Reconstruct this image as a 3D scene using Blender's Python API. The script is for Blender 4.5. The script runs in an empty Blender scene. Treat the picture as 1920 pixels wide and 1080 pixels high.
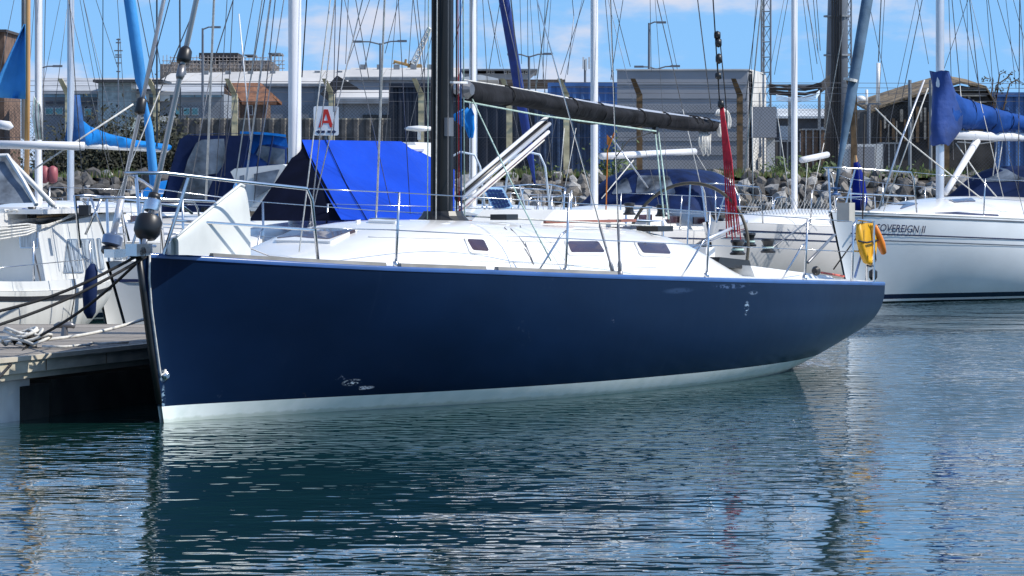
import bpy, math, random
from math import radians, sin, cos, pi
from mathutils import Vector, Matrix
from mathutils.bvhtree import BVHTree
random.seed(7)
sc = bpy.context.scene
# ------------------------------------------------------------------ camera, sky, sun
F, HY, EYE = 6972.0, 349.0, 1.8          # focal length in px of a 1920 px picture, horizon row, eye height
cam = bpy.data.cameras.new('camera'); co = bpy.data.objects.new('camera', cam)
sc.collection.objects.link(co); sc.camera = co
co.location = (0, 0, EYE); co.rotation_euler = (radians(90), 0, 0)
cam.sensor_width = 36; cam.lens = F/1920*36; cam.shift_y = -(540-HY)/1920
cam.clip_start = 0.5; cam.clip_end = 6000
w = bpy.data.worlds.new('World'); sc.world = w; w.use_nodes = True
SAZ, SEL = 101.0, 46.0                     # sun azimuth clockwise from +Y, elevation
def world():
    nt = w.node_tree; N = nt.nodes; Lk = nt.links; N.clear()
    out = N.new('ShaderNodeOutputWorld'); bg = N.new('ShaderNodeBackground'); bg.inputs[1].default_value = 1
    tc = N.new('ShaderNodeTexCoord')
    add = N.new('ShaderNodeVectorMath'); add.operation = 'ADD'; add.inputs[1].default_value = (0, 0, .15)
    nrm = N.new('ShaderNodeVectorMath'); nrm.operation = 'NORMALIZE'
    sky = N.new('ShaderNodeTexSky'); sky.sky_type = 'NISHITA'; sky.sun_disc = False
    sky.sun_elevation = radians(SEL); sky.sun_rotation = radians(SAZ)
    sky.air_density = 1.0; sky.dust_density = .3; sky.ozone_density = 2.5
    flat = N.new('ShaderNodeVectorMath'); flat.operation = 'MULTIPLY'; flat.inputs[1].default_value = (1, 1, .45)
    Lk.new(tc.outputs['Generated'], flat.inputs[0]); Lk.new(flat.outputs[0], add.inputs[0]); Lk.new(add.outputs[0], nrm.inputs[0]); Lk.new(nrm.outputs[0], sky.inputs[0])
    mul = N.new('ShaderNodeVectorMath'); mul.operation = 'MULTIPLY'; mul.inputs[1].default_value = (.090, .125, .154)
    Lk.new(sky.outputs[0], mul.inputs[0])
    # clouds: flattened puffs
    mp = N.new('ShaderNodeVectorMath'); mp.operation = 'MULTIPLY'; mp.inputs[1].default_value = (22, 22, 62)
    Lk.new(tc.outputs['Generated'], mp.inputs[0])
    off = N.new('ShaderNodeVectorMath'); off.operation = 'ADD'; off.inputs[1].default_value = (3.1, 7.7, 1.45)
    Lk.new(mp.outputs[0], off.inputs[0])
    n1 = N.new('ShaderNodeTexNoise'); n1.inputs['Scale'].default_value = 1.0; n1.inputs['Detail'].default_value = 6; n1.inputs['Roughness'].default_value = .55
    Lk.new(off.outputs[0], n1.inputs['Vector'])
    rp = N.new('ShaderNodeMapRange'); rp.inputs[1].default_value = .47; rp.inputs[2].default_value = .68; rp.interpolation_type = 'SMOOTHSTEP'
    Lk.new(n1.outputs['Fac'], rp.inputs[0])
    m0 = N.new('ShaderNodeMath'); m0.operation = 'MULTIPLY'; m0.inputs[1].default_value = .85; Lk.new(rp.outputs[0], m0.inputs[0])
    mx = N.new('ShaderNodeMix'); mx.data_type = 'RGBA'
    Lk.new(m0.outputs[0], mx.inputs['Factor']); Lk.new(mul.outputs[0], mx.inputs['A']); mx.inputs['B'].default_value = (.66, .66, .74, 1)
    Lk.new(mx.outputs['Result'], bg.inputs[0]); Lk.new(bg.outputs[0], out.inputs[0])
world()
sun = bpy.data.lights.new('sun', 'SUN'); so = bpy.data.objects.new('sun', sun); sc.collection.objects.link(so)
sun.energy = 4.6; sun.angle = radians(.5); sun.color = (1, .95, .87)
sd = Vector((sin(radians(SAZ))*cos(radians(SEL)), cos(radians(SAZ))*cos(radians(SEL)), sin(radians(SEL))))
so.rotation_euler = sd.to_track_quat('Z', 'Y').to_euler()
sc.view_settings.view_transform = 'Standard'; sc.view_settings.look = 'None'
sc.view_settings.exposure = .22; sc.view_settings.gamma = 1; sc.view_settings.use_curve_mapping = False
try:
    sc.cycles.max_bounces = 8
except Exception: pass
# ------------------------------------------------------------------ helpers
V = Vector
def P(px, py, Y): return V(((px-960)/F*Y, Y, EYE-(py-HY)/F*Y))
_m = {}
def M(name, col, rough=.5, metal=0., var=.12, sc_=4., bump=0., coat=0., bsc=None, stretch=(1, 1, 1), col2=None, sheen=0., spec=None, alpha=None):
    if name in _m: return _m[name]
    m = bpy.data.materials.new(name); m.use_nodes = True; nt = m.node_tree; N = nt.nodes; L = nt.links
    b = N['Principled BSDF']; b.inputs['Roughness'].default_value = rough; b.inputs['Metallic'].default_value = metal
    b.inputs['Coat Weight'].default_value = coat; b.inputs['Coat Roughness'].default_value = .08
    if spec is not None: b.inputs['Specular IOR Level'].default_value = spec
    if alpha is not None: b.inputs['Alpha'].default_value = alpha
    tc = N.new('ShaderNodeTexCoord'); mp = N.new('ShaderNodeMapping'); mp.inputs['Scale'].default_value = stretch
    L.new(tc.outputs['Object'], mp.inputs['Vector'])
    n = N.new('ShaderNodeTexNoise'); n.inputs['Scale'].default_value = sc_; n.inputs['Detail'].default_value = 5
    L.new(mp.outputs[0], n.inputs['Vector'])
    mx = N.new('ShaderNodeMix'); mx.data_type = 'RGBA'
    c2 = col2 or tuple(c*(1-var*2) for c in col)
    mx.inputs['A'].default_value = (*[min(1, c*(1+var*.6)) for c in col], 1); mx.inputs['B'].default_value = (*c2, 1)
    r = N.new('ShaderNodeMapRange'); r.inputs[1].default_value = .35; r.inputs[2].default_value = .7
    L.new(n.outputs['Fac'], r.inputs[0]); L.new(r.outputs[0], mx.inputs['Factor'])
    L.new(mx.outputs['Result'], b.inputs['Base Color'])
    if bump:
        n2 = N.new('ShaderNodeTexNoise'); n2.inputs['Scale'].default_value = bsc or sc_*4; n2.inputs['Detail'].default_value = 4
        L.new(mp.outputs[0], n2.inputs['Vector'])
        bp = N.new('ShaderNodeBump'); bp.inputs['Strength'].default_value = 1; bp.inputs['Distance'].default_value = bump
        L.new(n2.outputs['Fac'], bp.inputs['Height']); L.new(bp.outputs[0], b.inputs['Normal'])
    _m[name] = m; return m
WHITE = M('white_gelcoat', (.76, .75, .72), .22, coat=.3, var=.05, sc_=1.5)
WHITE2 = M('weathered_gelcoat', (.66, .67, .65), .35, var=.09, sc_=2, stretch=(1, 1, .3))
GREYHULL = M('grey_gelcoat', (.50, .53, .56), .25, coat=.3, var=.06, sc_=1.5)
DECK = M('nonskid_deck', (.72, .72, .69), .55, var=.05, sc_=3, bump=.001, bsc=120)
STEEL = M('stainless_steel', (.62, .63, .65), .22, 1, var=.08)
DSTEEL = M('dull_steel_wire', (.20, .20, .21), .4, .6, var=.1)
ALU = M('anodised_alloy', (.62, .63, .66), .34, .55, var=.06, sc_=2)
MASTW = M('white_painted_mast', (.72, .72, .73), .3, var=.06, sc_=1.5)
BLACK = M('black_plastic', (.012, .012, .013), .4, var=.2)
CARBON = M('black_carbon_mast', (.006, .0065, .007), .4, spec=.2, var=.2, sc_=3)
CANVAS = M('dark_grey_canvas', (.019, .020, .024), .85, spec=.12, var=.3, sc_=2.5, bump=.03, bsc=4, stretch=(2.4, 1, 1))
NAVY = M('navy_canvas', (.010, .022, .075), .75, spec=.12, var=.2, sc_=2.5, bump=.01, bsc=5)
SAILBLUE = M('mid_blue_canvas', (.013, .065, .27), .7, spec=.12, var=.18, sc_=2, bump=.02, bsc=5)
TENT = M('royal_blue_tarpaulin', (.003, .048, .44), .6, spec=.12, var=.12, sc_=1.3, bump=.035, bsc=2.6)
BRIGHT = M('bright_blue_canvas', (.010, .19, .56), .65, spec=.12, var=.14, sc_=2, bump=.015, bsc=5)
SKYB = M('sky_blue_sailcloth', (.06, .28, .62), .65, spec=.12, var=.12, sc_=2, bump=.012, bsc=6)
GREYSAIL = M('grey_blue_sailcloth', (.09, .15, .22), .7, spec=.12, var=.2, sc_=3, bump=.012, bsc=7)
GLASS = M('tinted_acrylic', (.045, .022, .032), .06, var=.2, sc_=2)
CLEARP = M('clear_vinyl_window', (.16, .19, .23), .12, var=.45, sc_=3, bump=.02, bsc=4)
ROPEW = M('white_rope', (.62, .61, .57), .8, var=.15, sc_=20)
ROPEK = M('black_rope', (.012, .011, .011), .8, var=.2, sc_=20)
ROPEG = M('pale_green_rope', (.40, .54, .48), .8, var=.15, sc_=20)
ROPER = M('red_rope', (.42, .010, .03), .75, var=.2, sc_=20)
ROPEB = M('blue_rope', (.02, .10, .35), .75, var=.2, sc_=20)
WOOD = M('varnished_spar', (.52, .28, .09), .35, coat=.4, var=.15, sc_=6, stretch=(1, 1, .15))
TOERAIL = M('weathered_teak', (.27, .26, .24), .75, var=.2, sc_=9, stretch=(.2, 1, 1))
YELLOW = M('yellow_pvc_cover', (.68, .36, .01), .5, var=.12, sc_=6, bump=.01, bsc=9)
ORANGE = M('orange_plastic', (.75, .22, .02), .5, var=.1)
RED = M('red_paint', (.62, .03, .02), .5, var=.08)
CONC = M('sunlit_top_concrete', (.30, .28, .23), .9, var=.2, sc_=6, bump=.003)
POSTM = M('cranked_concrete_post', (.60, .52, .32), .9, var=.2, sc_=5, bump=.004)
POSTB = M('brown_timber_post', (.16, .10, .05), .9, var=.3, sc_=6, bump=.004)
BUILDG = M('grey_render', (.29, .30, .32), .85, var=.06, sc_=1)
DARKN = M('dark_navy_container_paint', (.012, .018, .035), .5, var=.25, sc_=1.5)
BLUEC = M('blue_container_paint', (.05, .14, .36), .5, var=.2, sc_=1.5)
GALV = M('galvanised_steel', (.22, .24, .26), .6, .3, var=.15, sc_=3)
GREYPOLE = M('grey_painted_steel', (.13, .15, .18), .5, var=.12, sc_=2, stretch=(1, 1, .3))
CABLE = M('black_cable', (.012, .012, .013), .6, var=.2)
# ------------------------------------------------------------------ mesh builder
COL = sc.collection
W = {}                                    # world matrix of every root
class MB:
    def __init__(s): s.v = []; s.f = []
    def add(s, vs, fs):
        o = len(s.v); s.v += [V(p) for p in vs]; s.f += [tuple(i+o for i in f) for f in fs]; return s
    def box(s, c, d, rot=None):
        c = V(c); x, y, z = d[0]/2, d[1]/2, d[2]/2
        vs = [V((a, b, e)) for a in (-x, x) for b in (-y, y) for e in (-z, z)]
        if rot is not None: vs = [rot @ p for p in vs]
        return s.add([p+c for p in vs], [(0, 1, 3, 2), (4, 6, 7, 5), (0, 4, 5, 1), (2, 3, 7, 6), (0, 2, 6, 4), (1, 5, 7, 3)])
    def tube(s, pts, r, n=8, closed=False, cap=True, flat=1.0):
        pts = [V(p) for p in pts]; k = len(pts); rs = r if isinstance(r, (list, tuple)) else [r]*k
        rings = []; up = None
        for i, p in enumerate(pts):
            a = pts[(i-1) % k] if (closed or i > 0) else p; b = pts[(i+1) % k] if (closed or i < k-1) else p
            t = (b-a); t = t.normalized() if t.length > 1e-9 else V((0, 0, 1))
            if up is None: up = V((0, 0, 1)) if abs(t.z) < .9 else V((1, 0, 0))
            x = t.cross(up); x = x.normalized() if x.length > 1e-6 else t.orthogonal().normalized()
            y = x.cross(t).normalized(); up = y
            rings.append([p + x*rs[i]*cos(2*pi*j/n) + y*rs[i]*flat*sin(2*pi*j/n) for j in range(n)])
        vs = [q for R in rings for q in R]; fs = []
        for i in range(k if closed else k-1):
            o = i*n; o2 = ((i+1) % k)*n
            for j in range(n): fs.append((o+j, o+(j+1) % n, o2+(j+1) % n, o2+j))
        if cap and not closed: fs += [tuple(range(n-1, -1, -1)), tuple((k-1)*n+j for j in range(n))]
        return s.add(vs, fs)
    def lathe(s, c, prof, n=14, axis=None):
        c = V(c); R = (V(axis).to_track_quat('Z', 'Y').to_matrix() if axis is not None else Matrix.Identity(3))
        vs = [c + R @ V((r*cos(2*pi*j/n), r*sin(2*pi*j/n), z)) for r, z in prof for j in range(n)]; fs = []
        for i in range(len(prof)-1):
            for j in range(n): fs.append((i*n+j, i*n+(j+1) % n, (i+1)*n+(j+1) % n, (i+1)*n+j))
        fs += [tuple(range(n-1, -1, -1)), tuple((len(prof)-1)*n+j for j in range(n))]
        return s.add(vs, fs)
    def grid(s, rows, close=False):
        n = len(rows[0]); vs = [p for r in rows for p in r]; fs = []
        for i in range(len(rows)-1):
            for j in range(n if close else n-1): fs.append((i*n+j, i*n+(j+1) % n, (i+1)*n+(j+1) % n, (i+1)*n+j))
        return s.add(vs, fs)
    def slab(s, rows, th):                # grid with thickness vector th
        n = len(rows[0]); m = len(rows); A = [V(p) for r in rows for p in r]; B = [p+V(th) for p in A]; o = n*m; fs = []
        for i in range(m-1):
            for j in range(n-1):
                a, b, c, d = i*n+j, i*n+j+1, (i+1)*n+j+1, (i+1)*n+j
                fs += [(a, b, c, d), (o+d, o+c, o+b, o+a)]
        for j in range(n-1): fs += [(j, o+j, o+j+1, j+1), ((m-1)*n+j+1, o+(m-1)*n+j+1, o+(m-1)*n+j, (m-1)*n+j)]
        for i in range(m-1): fs += [((i+1)*n, o+(i+1)*n, o+i*n, i*n), (i*n+n-1, o+i*n+n-1, o+(i+1)*n+n-1, (i+1)*n+n-1)]
        return s.add(A+B, fs)
    def prism(s, pts, d):
        n = len(pts); d = V(d); A = [V(p) for p in pts]
        return s.add(A+[p+d for p in A], [tuple(range(n-1, -1, -1)), tuple(range(n, 2*n))]+[(i, (i+1) % n, n+(i+1) % n, n+i) for i in range(n)])
    def bbox(s, x0, x1, y0, y1, Y, dep): # front face at distance Y
        a = P(x0, y0, Y); b = P(x1, y1, Y)
        return s.box(((a.x+b.x)/2, Y+dep/2, (a.z+b.z)/2), (abs(b.x-a.x), dep, abs(a.z-b.z)))
    def mesh(s, name, smooth=False):
        me = bpy.data.meshes.new(name); me.from_pydata([tuple(p) for p in s.v], [], s.f); me.validate(); me.update()
        if smooth: me.shade_smooth()
        return me
    def build(s, name, mat, parent, smooth=False, world=False, edge=None, label=None, kind=None):
        if world and parent is not None:
            I = W[parent].inverted(); s.v = [I @ p for p in s.v]
        o = bpy.data.objects.new(name, s.mesh(name, smooth)); COL.objects.link(o)
        o.data.materials.append(mat)
        if parent is not None: o.parent = parent; W[o] = W.get(parent)
        if edge is not None:
            try: o.data.set_sharp_from_angle(angle=radians(edge))
            except Exception: pass
        if label: o['label'] = label
        if kind: o['kind'] = kind
        return o
    def lone(s, name, mat, label, cat, group=None, smooth=False, kind=None, edge=None):   # a thing that is one mesh
        xs = [p.x for p in s.v]; ys = [p.y for p in s.v]; zs = [p.z for p in s.v]
        c = V(((min(xs)+max(xs))/2, (min(ys)+max(ys))/2, min(zs))); s.v = [p-c for p in s.v]
        o = s.build(name, mat, None, smooth, edge=edge); o.location = c; W[o] = Matrix.Translation(c)
        if kind: o['kind'] = kind
        else:
            o['label'] = label; o['category'] = cat
            if group: o['group'] = group
        return o
def thing(name, label, cat, loc, rz=0., group=None):
    o = bpy.data.objects.new(name, None); COL.objects.link(o); o.location = loc; o.rotation_euler = (0, 0, rz)
    o.empty_display_size = .2
    o['label'] = label; o['category'] = cat
    if group: o['group'] = group
    W[o] = Matrix.Translation(V(loc)) @ Matrix.Rotation(rz, 4, 'Z'); return o
def inst(src, parent, loc, rot=(0, 0, 0), scale=None, name=None):
    o = src.copy(); COL.objects.link(o); o.parent = parent; o.location = loc; o.rotation_euler = rot
    if scale: o.scale = scale
    W[o] = W.get(parent); return o
def lerp(a, b, t): return a+(b-a)*t
def interp(tab, x):
    if x <= tab[0][0]: return tab[0][1]
    for (a, b), (c, d) in zip(tab, tab[1:]):
        if x <= c: return lerp(b, d, (x-a)/(c-a))
    return tab[-1][1]
def smooth_interp(tab, x):                # Catmull-Rom through the table
    n = len(tab)
    if x <= tab[0][0]: return tab[0][1]
    if x >= tab[-1][0]: return tab[-1][1]
    for i in range(n-1):
        if x <= tab[i+1][0]:
            x0, y0 = tab[i]; x1, y1 = tab[i+1]; h = x1-x0; t = (x-x0)/h
            ma = (y1-tab[i-1][1])/(x1-tab[i-1][0]) if i > 0 else (y1-y0)/h
            mb = (tab[i+2][1]-y0)/(tab[i+2][0]-x0) if i+2 < n else (y1-y0)/h
            return (2*t**3-3*t*t+1)*y0+(t**3-2*t*t+t)*h*ma+(-2*t**3+3*t*t)*y1+(t**3-t*t)*h*mb
def rpoly(c, r, k=4):                     # rounded polygon in picture coordinates
    out = []; n = len(c)
    for i in range(n):
        p = V((*c[i], 0)); a = V((*c[i-1], 0)); b = V((*c[(i+1) % n], 0))
        ra = min(r, (a-p).length*.45); rb = min(r, (b-p).length*.45)
        A = p+(a-p).normalized()*ra; B = p+(b-p).normalized()*rb
        for j in range(k+1):
            t = j/k; q = A*(1-t)**2+p*2*t*(1-t)+B*t*t; out.append((q.x, q.y))
    return out
# ------------------------------------------------------------------ boats
class Boat:
    def __init__(s, name, label, cat, X, Y, head, L, B, z0, z1, group=None, rake=.4, zs_tab=None, bs_tab=None):
        s.L = L; s.h = radians(head); s.X = X; s.Y = Y; s.B = B; s.rake = rake
        s.root = thing(name, label, cat, (X, Y, 0), s.h, group)
        s.Wm = W[s.root]; s.I = s.Wm.inverted()
        s.zk_tab = [(0, -.12), (.1, -.3), (.4, -.45), (.6, -.38), (.8, -.08), (.87, .02), (1, .2)]
        s.bs_tab = bs_tab or [(0, 0), (.08, .32), (.17, .56), (.25, .72), (.35, .87), (.5, .98), (.62, 1), (.75, .96), (.88, .86), (1, .72)]
        s.zs_tab = zs_tab or [(0, z0), (.35, lerp(z0, z1, .55)), (.7, z1-.01), (1, z1)]
    def at(s, px, py, b):                 # local point on plane y=-b (b>0: near side) seen at that pixel
        o = s.I @ V((0, 0, EYE)); d = (s.I.to_3x3() @ V(((px-960)/F, 1, -(py-HY)/F)))
        k = (-b-o.y)/d.y; return o+d*k
    def near(s, px, py, Y): return s.I @ P(px, py, Y)
    def bs(s, x): return s.B/2*max(0, smooth_interp(s.bs_tab, x/s.L))
    def zs(s, x): return smooth_interp(s.zs_tab, x/s.L)
    def zk(s, u): return smooth_interp(s.zk_tab, u)
    def hull_pt(s, u, q, side):
        xst = s.rake*min(q/.9, 1.0)+max(0, q-.9)*s.rake*1.5
        x = xst+(s.L-xst)*u; zs = s.zs(u*s.L); z = zs-(zs-s.zk(u))*q
        n = smooth_interp([(0, 1.3), (.15, 1.7), (.4, 2.6), (.7, 2.8), (1, 2.6)], u); m = smooth_interp([(0, 1.0), (.15, 1.35), (.4, 2.1), (1, 2.0)], u)
        b = max(.018, s.bs(u*s.L)*(max(0, 1-q**n))**(1/m))
        if q >= .999 and u > .02: b = 0
        return V((x, side*b, z))
    def hull(s, mat, deckmat, nu=44, nq=22):
        us = [(i/nu)**1.25 for i in range(nu+1)]; qs = [0, .012, .03]+[.03+.97*((j+1)/nq)**.95 for j in range(nq)]
        rows = []
        for u in us:
            r = []
            top = s.hull_pt(u, 0, -1)
            zsx = s.zs(u*s.L)
            inn = max(.0, s.bs(u*s.L)-.03)
            for q in reversed(qs): r.append(s.hull_pt(u, q, 1))
            r = [s.hull_pt(u, q, 1) for q in reversed(qs)]; r2 = [s.hull_pt(u, q, -1) for q in qs]
            rows.append(r[::-1][::-1]+r2)
        mb = MB(); mb.grid(rows)
        # transom
        k = len(rows[-1]); mb.add(rows[-1], [tuple(range(k))])
        s.hull_o = mb.build('hull', mat, s.root, smooth=True, edge=50)
        s.hull_bvh = BVHTree.FromPolygons(mb.v, mb.f)
        d = MB(); dr = []
        for i in range(41):
            x = s.L*i/40; b = max(.004, s.bs(x)-.006); z = s.zs(x)
            dr.append([V((x, b*j/6, z+.004+.05*(1-(j/6)**2)*min(1, b))) for j in range(6, -7, -1)])
        d.grid(dr); s.deck_o = d.build('deck', deckmat, s.root, smooth=True)
        s.deck_bvh = BVHTree.FromPolygons(d.v, d.f)
    def hit(s, bvh, px, py):
        o = s.I @ V((0, 0, EYE)); d = (s.I.to_3x3() @ V(((px-960)/F, 1, -(py-HY)/F))).normalized()
        p, n, i, dist = bvh.ray_cast(o, d)
        if p is None: return None, None
        if n.dot(d) > 0: n = -n
        return p, n
    def roof(s, tab, mat, ex=3.2, name='coachroof'):   # tab: x, half width, height above sheer
        rows = []; N = 20
        x0, x1 = tab[0][0], tab[-1][0]; K = 36
        for i in range(K+1):
            x = lerp(x0, x1, i/K); wb = smooth_interp([(t[0], t[1]) for t in tab], x); h = max(.0, smooth_interp([(t[0], t[2]) for t in tab], x)); zb = s.zs(x)-.01
            r = []
            for j in range(N+1):
                a = pi*j/N; c_, s_ = cos(a), sin(a)
                bb = (abs(c_)**(2/ex))*(1 if c_ >= 0 else -1); zz = abs(s_)**(2/ex)
                bb *= (1-.22*zz)
                r.append(V((x, wb*bb, zb+(h+.02)*zz+.03*(1-bb*bb)*zz)))
            rows.append(r)
        mb = MB(); mb.grid(rows); mb.add(rows[-1], [tuple(range(N+1))]); mb.add(rows[0], [tuple(range(N, -1, -1))])
        o = mb.build(name, mat, s.root, smooth=True, edge=50)
        bv = BVHTree.FromPolygons(mb.v, mb.f); s.roof_o = o; s.roof_bvh = bv; return o, bv
    def patch(s, bvh, c, r, th, name, mat, parent=None, inset=None, imat=None, iname='pane', lab=None):
        pr = parent or s.root
        def one(poly, lift, nm, mt, par):
            pts = [s.hit(bvh, *p) for p in poly]; pts = [q for q in pts if q[0] is not None]
            if len(pts) < 3: return None
            cx = sum(p[0] for p in poly)/len(poly); cy = sum(p[1] for p in poly)/len(poly)
            cp, cn = s.hit(bvh, cx, cy)
            if cp is None: cp = sum((q[0] for q in pts), V())/len(pts); cn = pts[0][1]
            n = len(pts); rings = []
            top = [p+nn*lift for p, nn in pts]; base = [p-nn*.006 for p, nn in pts]
            mid = []
            for i, (p, nn) in enumerate(pts):
                q, qn = s.hit(bvh, (poly[i % len(poly)][0]+cx)/2, (poly[i % len(poly)][1]+cy)/2)
                mid.append(q+qn*lift if q is not None else (p+cp)/2+nn*lift)
            mb = MB(); mb.add(base+top+mid+[cp+cn*lift],
                [(i, (i+1) % n, n+(i+1) % n, n+i) for i in range(n)]+[(n+i, n+(i+1) % n, 2*n+(i+1) % n, 2*n+i) for i in range(n)]+[(2*n+i, 2*n+(i+1) % n, 3*n) for i in range(n)])
            return mb.build(nm, mt, par, label=None)
        f = one(rpoly(c, r), th, name, mat, pr)
        if f and lab: f['label'] = lab
        if f and inset is not None:
            cx = sum(p[0] for p in c)/len(c); cy = sum(p[1] for p in c)/len(c)
            ci = []
            for p in c:
                dx, dy = p[0]-cx, p[1]-cy
                ci.append((cx+dx-math.copysign(min(abs(dx)*.6, inset), dx), cy+dy-math.copysign(min(abs(dy)*.6, inset), dy)))
            one(rpoly(ci, r*.6), th+.004, iname, imat, f)
        return f
    def text(s, bvh, txt, mapuv, mat, name='lettering', off=.004, shear=.0, label=None):
        cu = bpy.data.curves.new('t', 'FONT'); cu.body = txt; cu.shear = shear; cu.resolution_u = 3; cu.offset = .006
        to = bpy.data.objects.new('t', cu); COL.objects.link(to); bpy.context.view_layer.update()
        me = bpy.data.meshes.new_from_object(to.evaluated_get(bpy.context.evaluated_depsgraph_get()))
        wd = max(v.co.x for v in me.vertices); mb = MB(); vs = []
        for v in me.vertices:
            p, n = s.hit(bvh, *mapuv(v.co.x/wd, v.co.y))
            if p is None: p, n = s.hit(bvh, *mapuv(.5, .3))
            vs.append(p+n*off)
        mb.add(vs, [tuple(f.vertices) for f in me.polygons])
        bpy.data.objects.remove(to); bpy.data.meshes.remove(me)
        return mb.build(name, mat, s.root)
    def line(s, name, pts, r, mat, n=5, world=False):
        return MB().tube(pts, r, n).build(name, mat, s.root, smooth=True, world=world)
    def mast(s, x, h, r, mat, flat=1.5, spreaders=(.45, .75), zb=None):
        zb = zb if zb is not None else s.zs(x)+.3
        mb = MB(); rows = []; N = 12
        for z in (zb, h*.75, h):
            rows.append([V((x+r*flat*cos(2*pi*j/N), r*sin(2*pi*j/N), z)) for j in range(N)])
        mb.grid(rows, close=True); mb.add(rows[-1], [tuple(range(N))])
        m = mb.build('mast', mat, s.root, smooth=True, edge=60)
        MB().tube([V((x+r*flat+.006, 0, zb+.5)), V((x+r*flat+.006, 0, h))], .010, 4).build('mast_track', DSTEEL, m)
        for k in spreaders:
            z = zb+(h-zb)*k
            for sd_ in (-1, 1):
                MB().tube([V((x, 0, z)), V((x+.35, sd_*s.B*.3, z+.05))], [.035, .02], 6, flat=.5).build('spreader', mat, m)
        return m
    def shrouds(s, x, h, r=.005, mat=DSTEEL):
        for sd_ in (-1, 1):
            zs = s.zs(x+.3)
            s.line('shroud', [V((x+.3, sd_*s.bs(x+.3)*.94, zs)), V((x+.33, sd_*s.B*.3, lerp(s.zs(x)+.3, h, .45))), V((x, 0, h))], r, mat)
            s.line('shroud', [V((x+.15, sd_*s.bs(x+.3)*.92, zs)), V((x, 0, lerp(s.zs(x), h, .45)))], r, mat)
    def rails(s, xs, hgt=.6, ends=True, post=.0125, mat=STEEL, sides=(-1, 1), first=.0):
        po = None
        for sd_ in sides:
            tops = []
            for x in xs:
                b = s.bs(x)-.06; z = s.zs(x)
                if po is None:
                    po = MB().tube([V((0, 0, 0)), V((0, 0, hgt))], [post, post*.8], 7).tube([V((0, 0, 0)), V((0, 0, .05))], post*1.9, 7).build('stanchion', mat, s.root, smooth=True); o = po
                    o.location = (x, sd_*b, z)
                else: o = inst(po, s.root, (x, sd_*b, z))
                o.rotation_euler = (-sd_*.04, .03, 0)
                tops.append(V((x+.02, sd_*(b+.024), z+hgt)))
            for k in (1, .5):
                pts = [V((t.x, t.y, t.z-hgt*(1-k)-.005)) for t in tops]
                s.line('lifeline', pts, .0045, mat)
    def pulpit(s, x1, hgt=.6, r=.0135, mat=STEEL, mid=True):
        z = lambda x: s.zs(max(0, x))
        b1 = s.bs(x1)-.05; pts = []
        for sd_ in (-1, 1):
            seg = [V((x1+.05, sd_*b1, z(x1)+.0)), V((x1-.05, sd_*b1, z(x1)+hgt*.85)), V((x1-.13, sd_*b1, z(x1)+hgt)), V((x1*.5, sd_*(s.bs(x1*.5)+.02), z(x1*.5)+hgt+.01)), V((.08, sd_*.17, z(0)+hgt+.02)), V((-.07, sd_*.08, z(0)+hgt+.02))]
            pts = pts+seg if sd_ < 0 else pts+seg[::-1]
        o = MB().tube(pts, r, 8).build('pulpit', mat, s.root, smooth=True)
        for sd_ in (-1, 1):
            MB().tube([V((.18, sd_*(s.bs(.2)-.02), z(.2))), V((.32, sd_*.24, z(0)+hgt+.01))], r, 7).build('leg', mat, o)
            if mid: MB().tube([V((x1, sd_*b1, z(x1)+hgt*.45)), V((.24, sd_*(s.bs(.24)), z(.2)+hgt*.45))], r*.8, 7).build('rail', mat, o)
        return o
    def pushpit(s, x0, hgt=.6, r=.0135, mat=STEEL):
        b0 = s.bs(x0)-.05; L = s.L-.06; b1 = s.bs(L)-.07
        pts = [V((x0, -b0, s.zs(x0))), V((x0+.04, -b0, s.zs(x0)+hgt*.9)), V((x0+.14, -b0, s.zs(x0)+hgt)), V((L-.12, -b1-.01, s.zs(L)+hgt)), V((L, -b1+.1, s.zs(L)+hgt)), V((L, -b1+.12, s.zs(L)))]
        for sd_ in (1, -1):
            q = [V((p.x, p.y*(-sd_)*-1 if sd_ == -1 else p.y, p.z)) for p in pts]
            q = [V((p.x, p.y if sd_ == 1 else -p.y, p.z)) for p in pts]
            o = MB().tube(q, r, 8).build('pushpit', mat, s.root, smooth=True)
            mx = (x0+L)/2; MB().tube([V((mx, q[2].y, s.zs(mx))), V((mx, q[2].y, s.zs(mx)+hgt))], r*.9, 7).build('leg', mat, o)
            MB().tube([V((x0, q[0].y, s.zs(x0)+hgt*.5)), V((L, q[-1].y, s.zs(L)+hgt*.5))], r*.7, 6).build('rail', mat, o)
    def stripe(s, u0, u1, dz, wd, mat, side=-1, off=.004, absz=None, name='stripe'):
        rows = []; K = 40
        for i in range(K+1):
            u = lerp(u0, u1, i/K); zs = s.zs(u*s.L); zk = s.zk(u); r = []
            for e in (0, 1):
                z = (zs-dz-wd*e) if absz is None else (absz-wd*e); q = (zs-z)/(zs-zk); p = s.hull_pt(u, q, side)
                r.append(p+V((-off*.3, side*off, 0)))
            rows.append(r)
        return MB().grid(rows).build(name, mat, s.root)
    def hood(s, x0, x1, wd, h, mat, zb=None, name='sprayhood', slope=.55, close_back=False):
        zb = zb if zb is not None else s.zs(x0)+.3
        rows = []; N = 14
        prof = [(x0, .02), (x0+slope*.5, .55), (x0+slope*.85, .88), (x0+slope+.1, 1.0), (x1-.1, 1.02), (x1, .98)]
        for x, k in prof:
            r = []
            for j in range(N+1):
                a = pi*j/N; c_, s_ = cos(a), sin(a); bb = abs(c_)**(2/3.4)*(1 if c_ >= 0 else -1); zz = abs(s_)**(2/3.0)
                r.append(V((x, wd*bb*(1-.08*zz), zb+h*k*zz)))
            rows.append(r)
        mb = MB().grid(rows)
        if close_back: mb.add(rows[-1], [tuple(range(N+1))])
        o = mb.build(name, mat, s.root, smooth=True); bv = BVHTree.FromPolygons(mb.v, mb.f)
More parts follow.
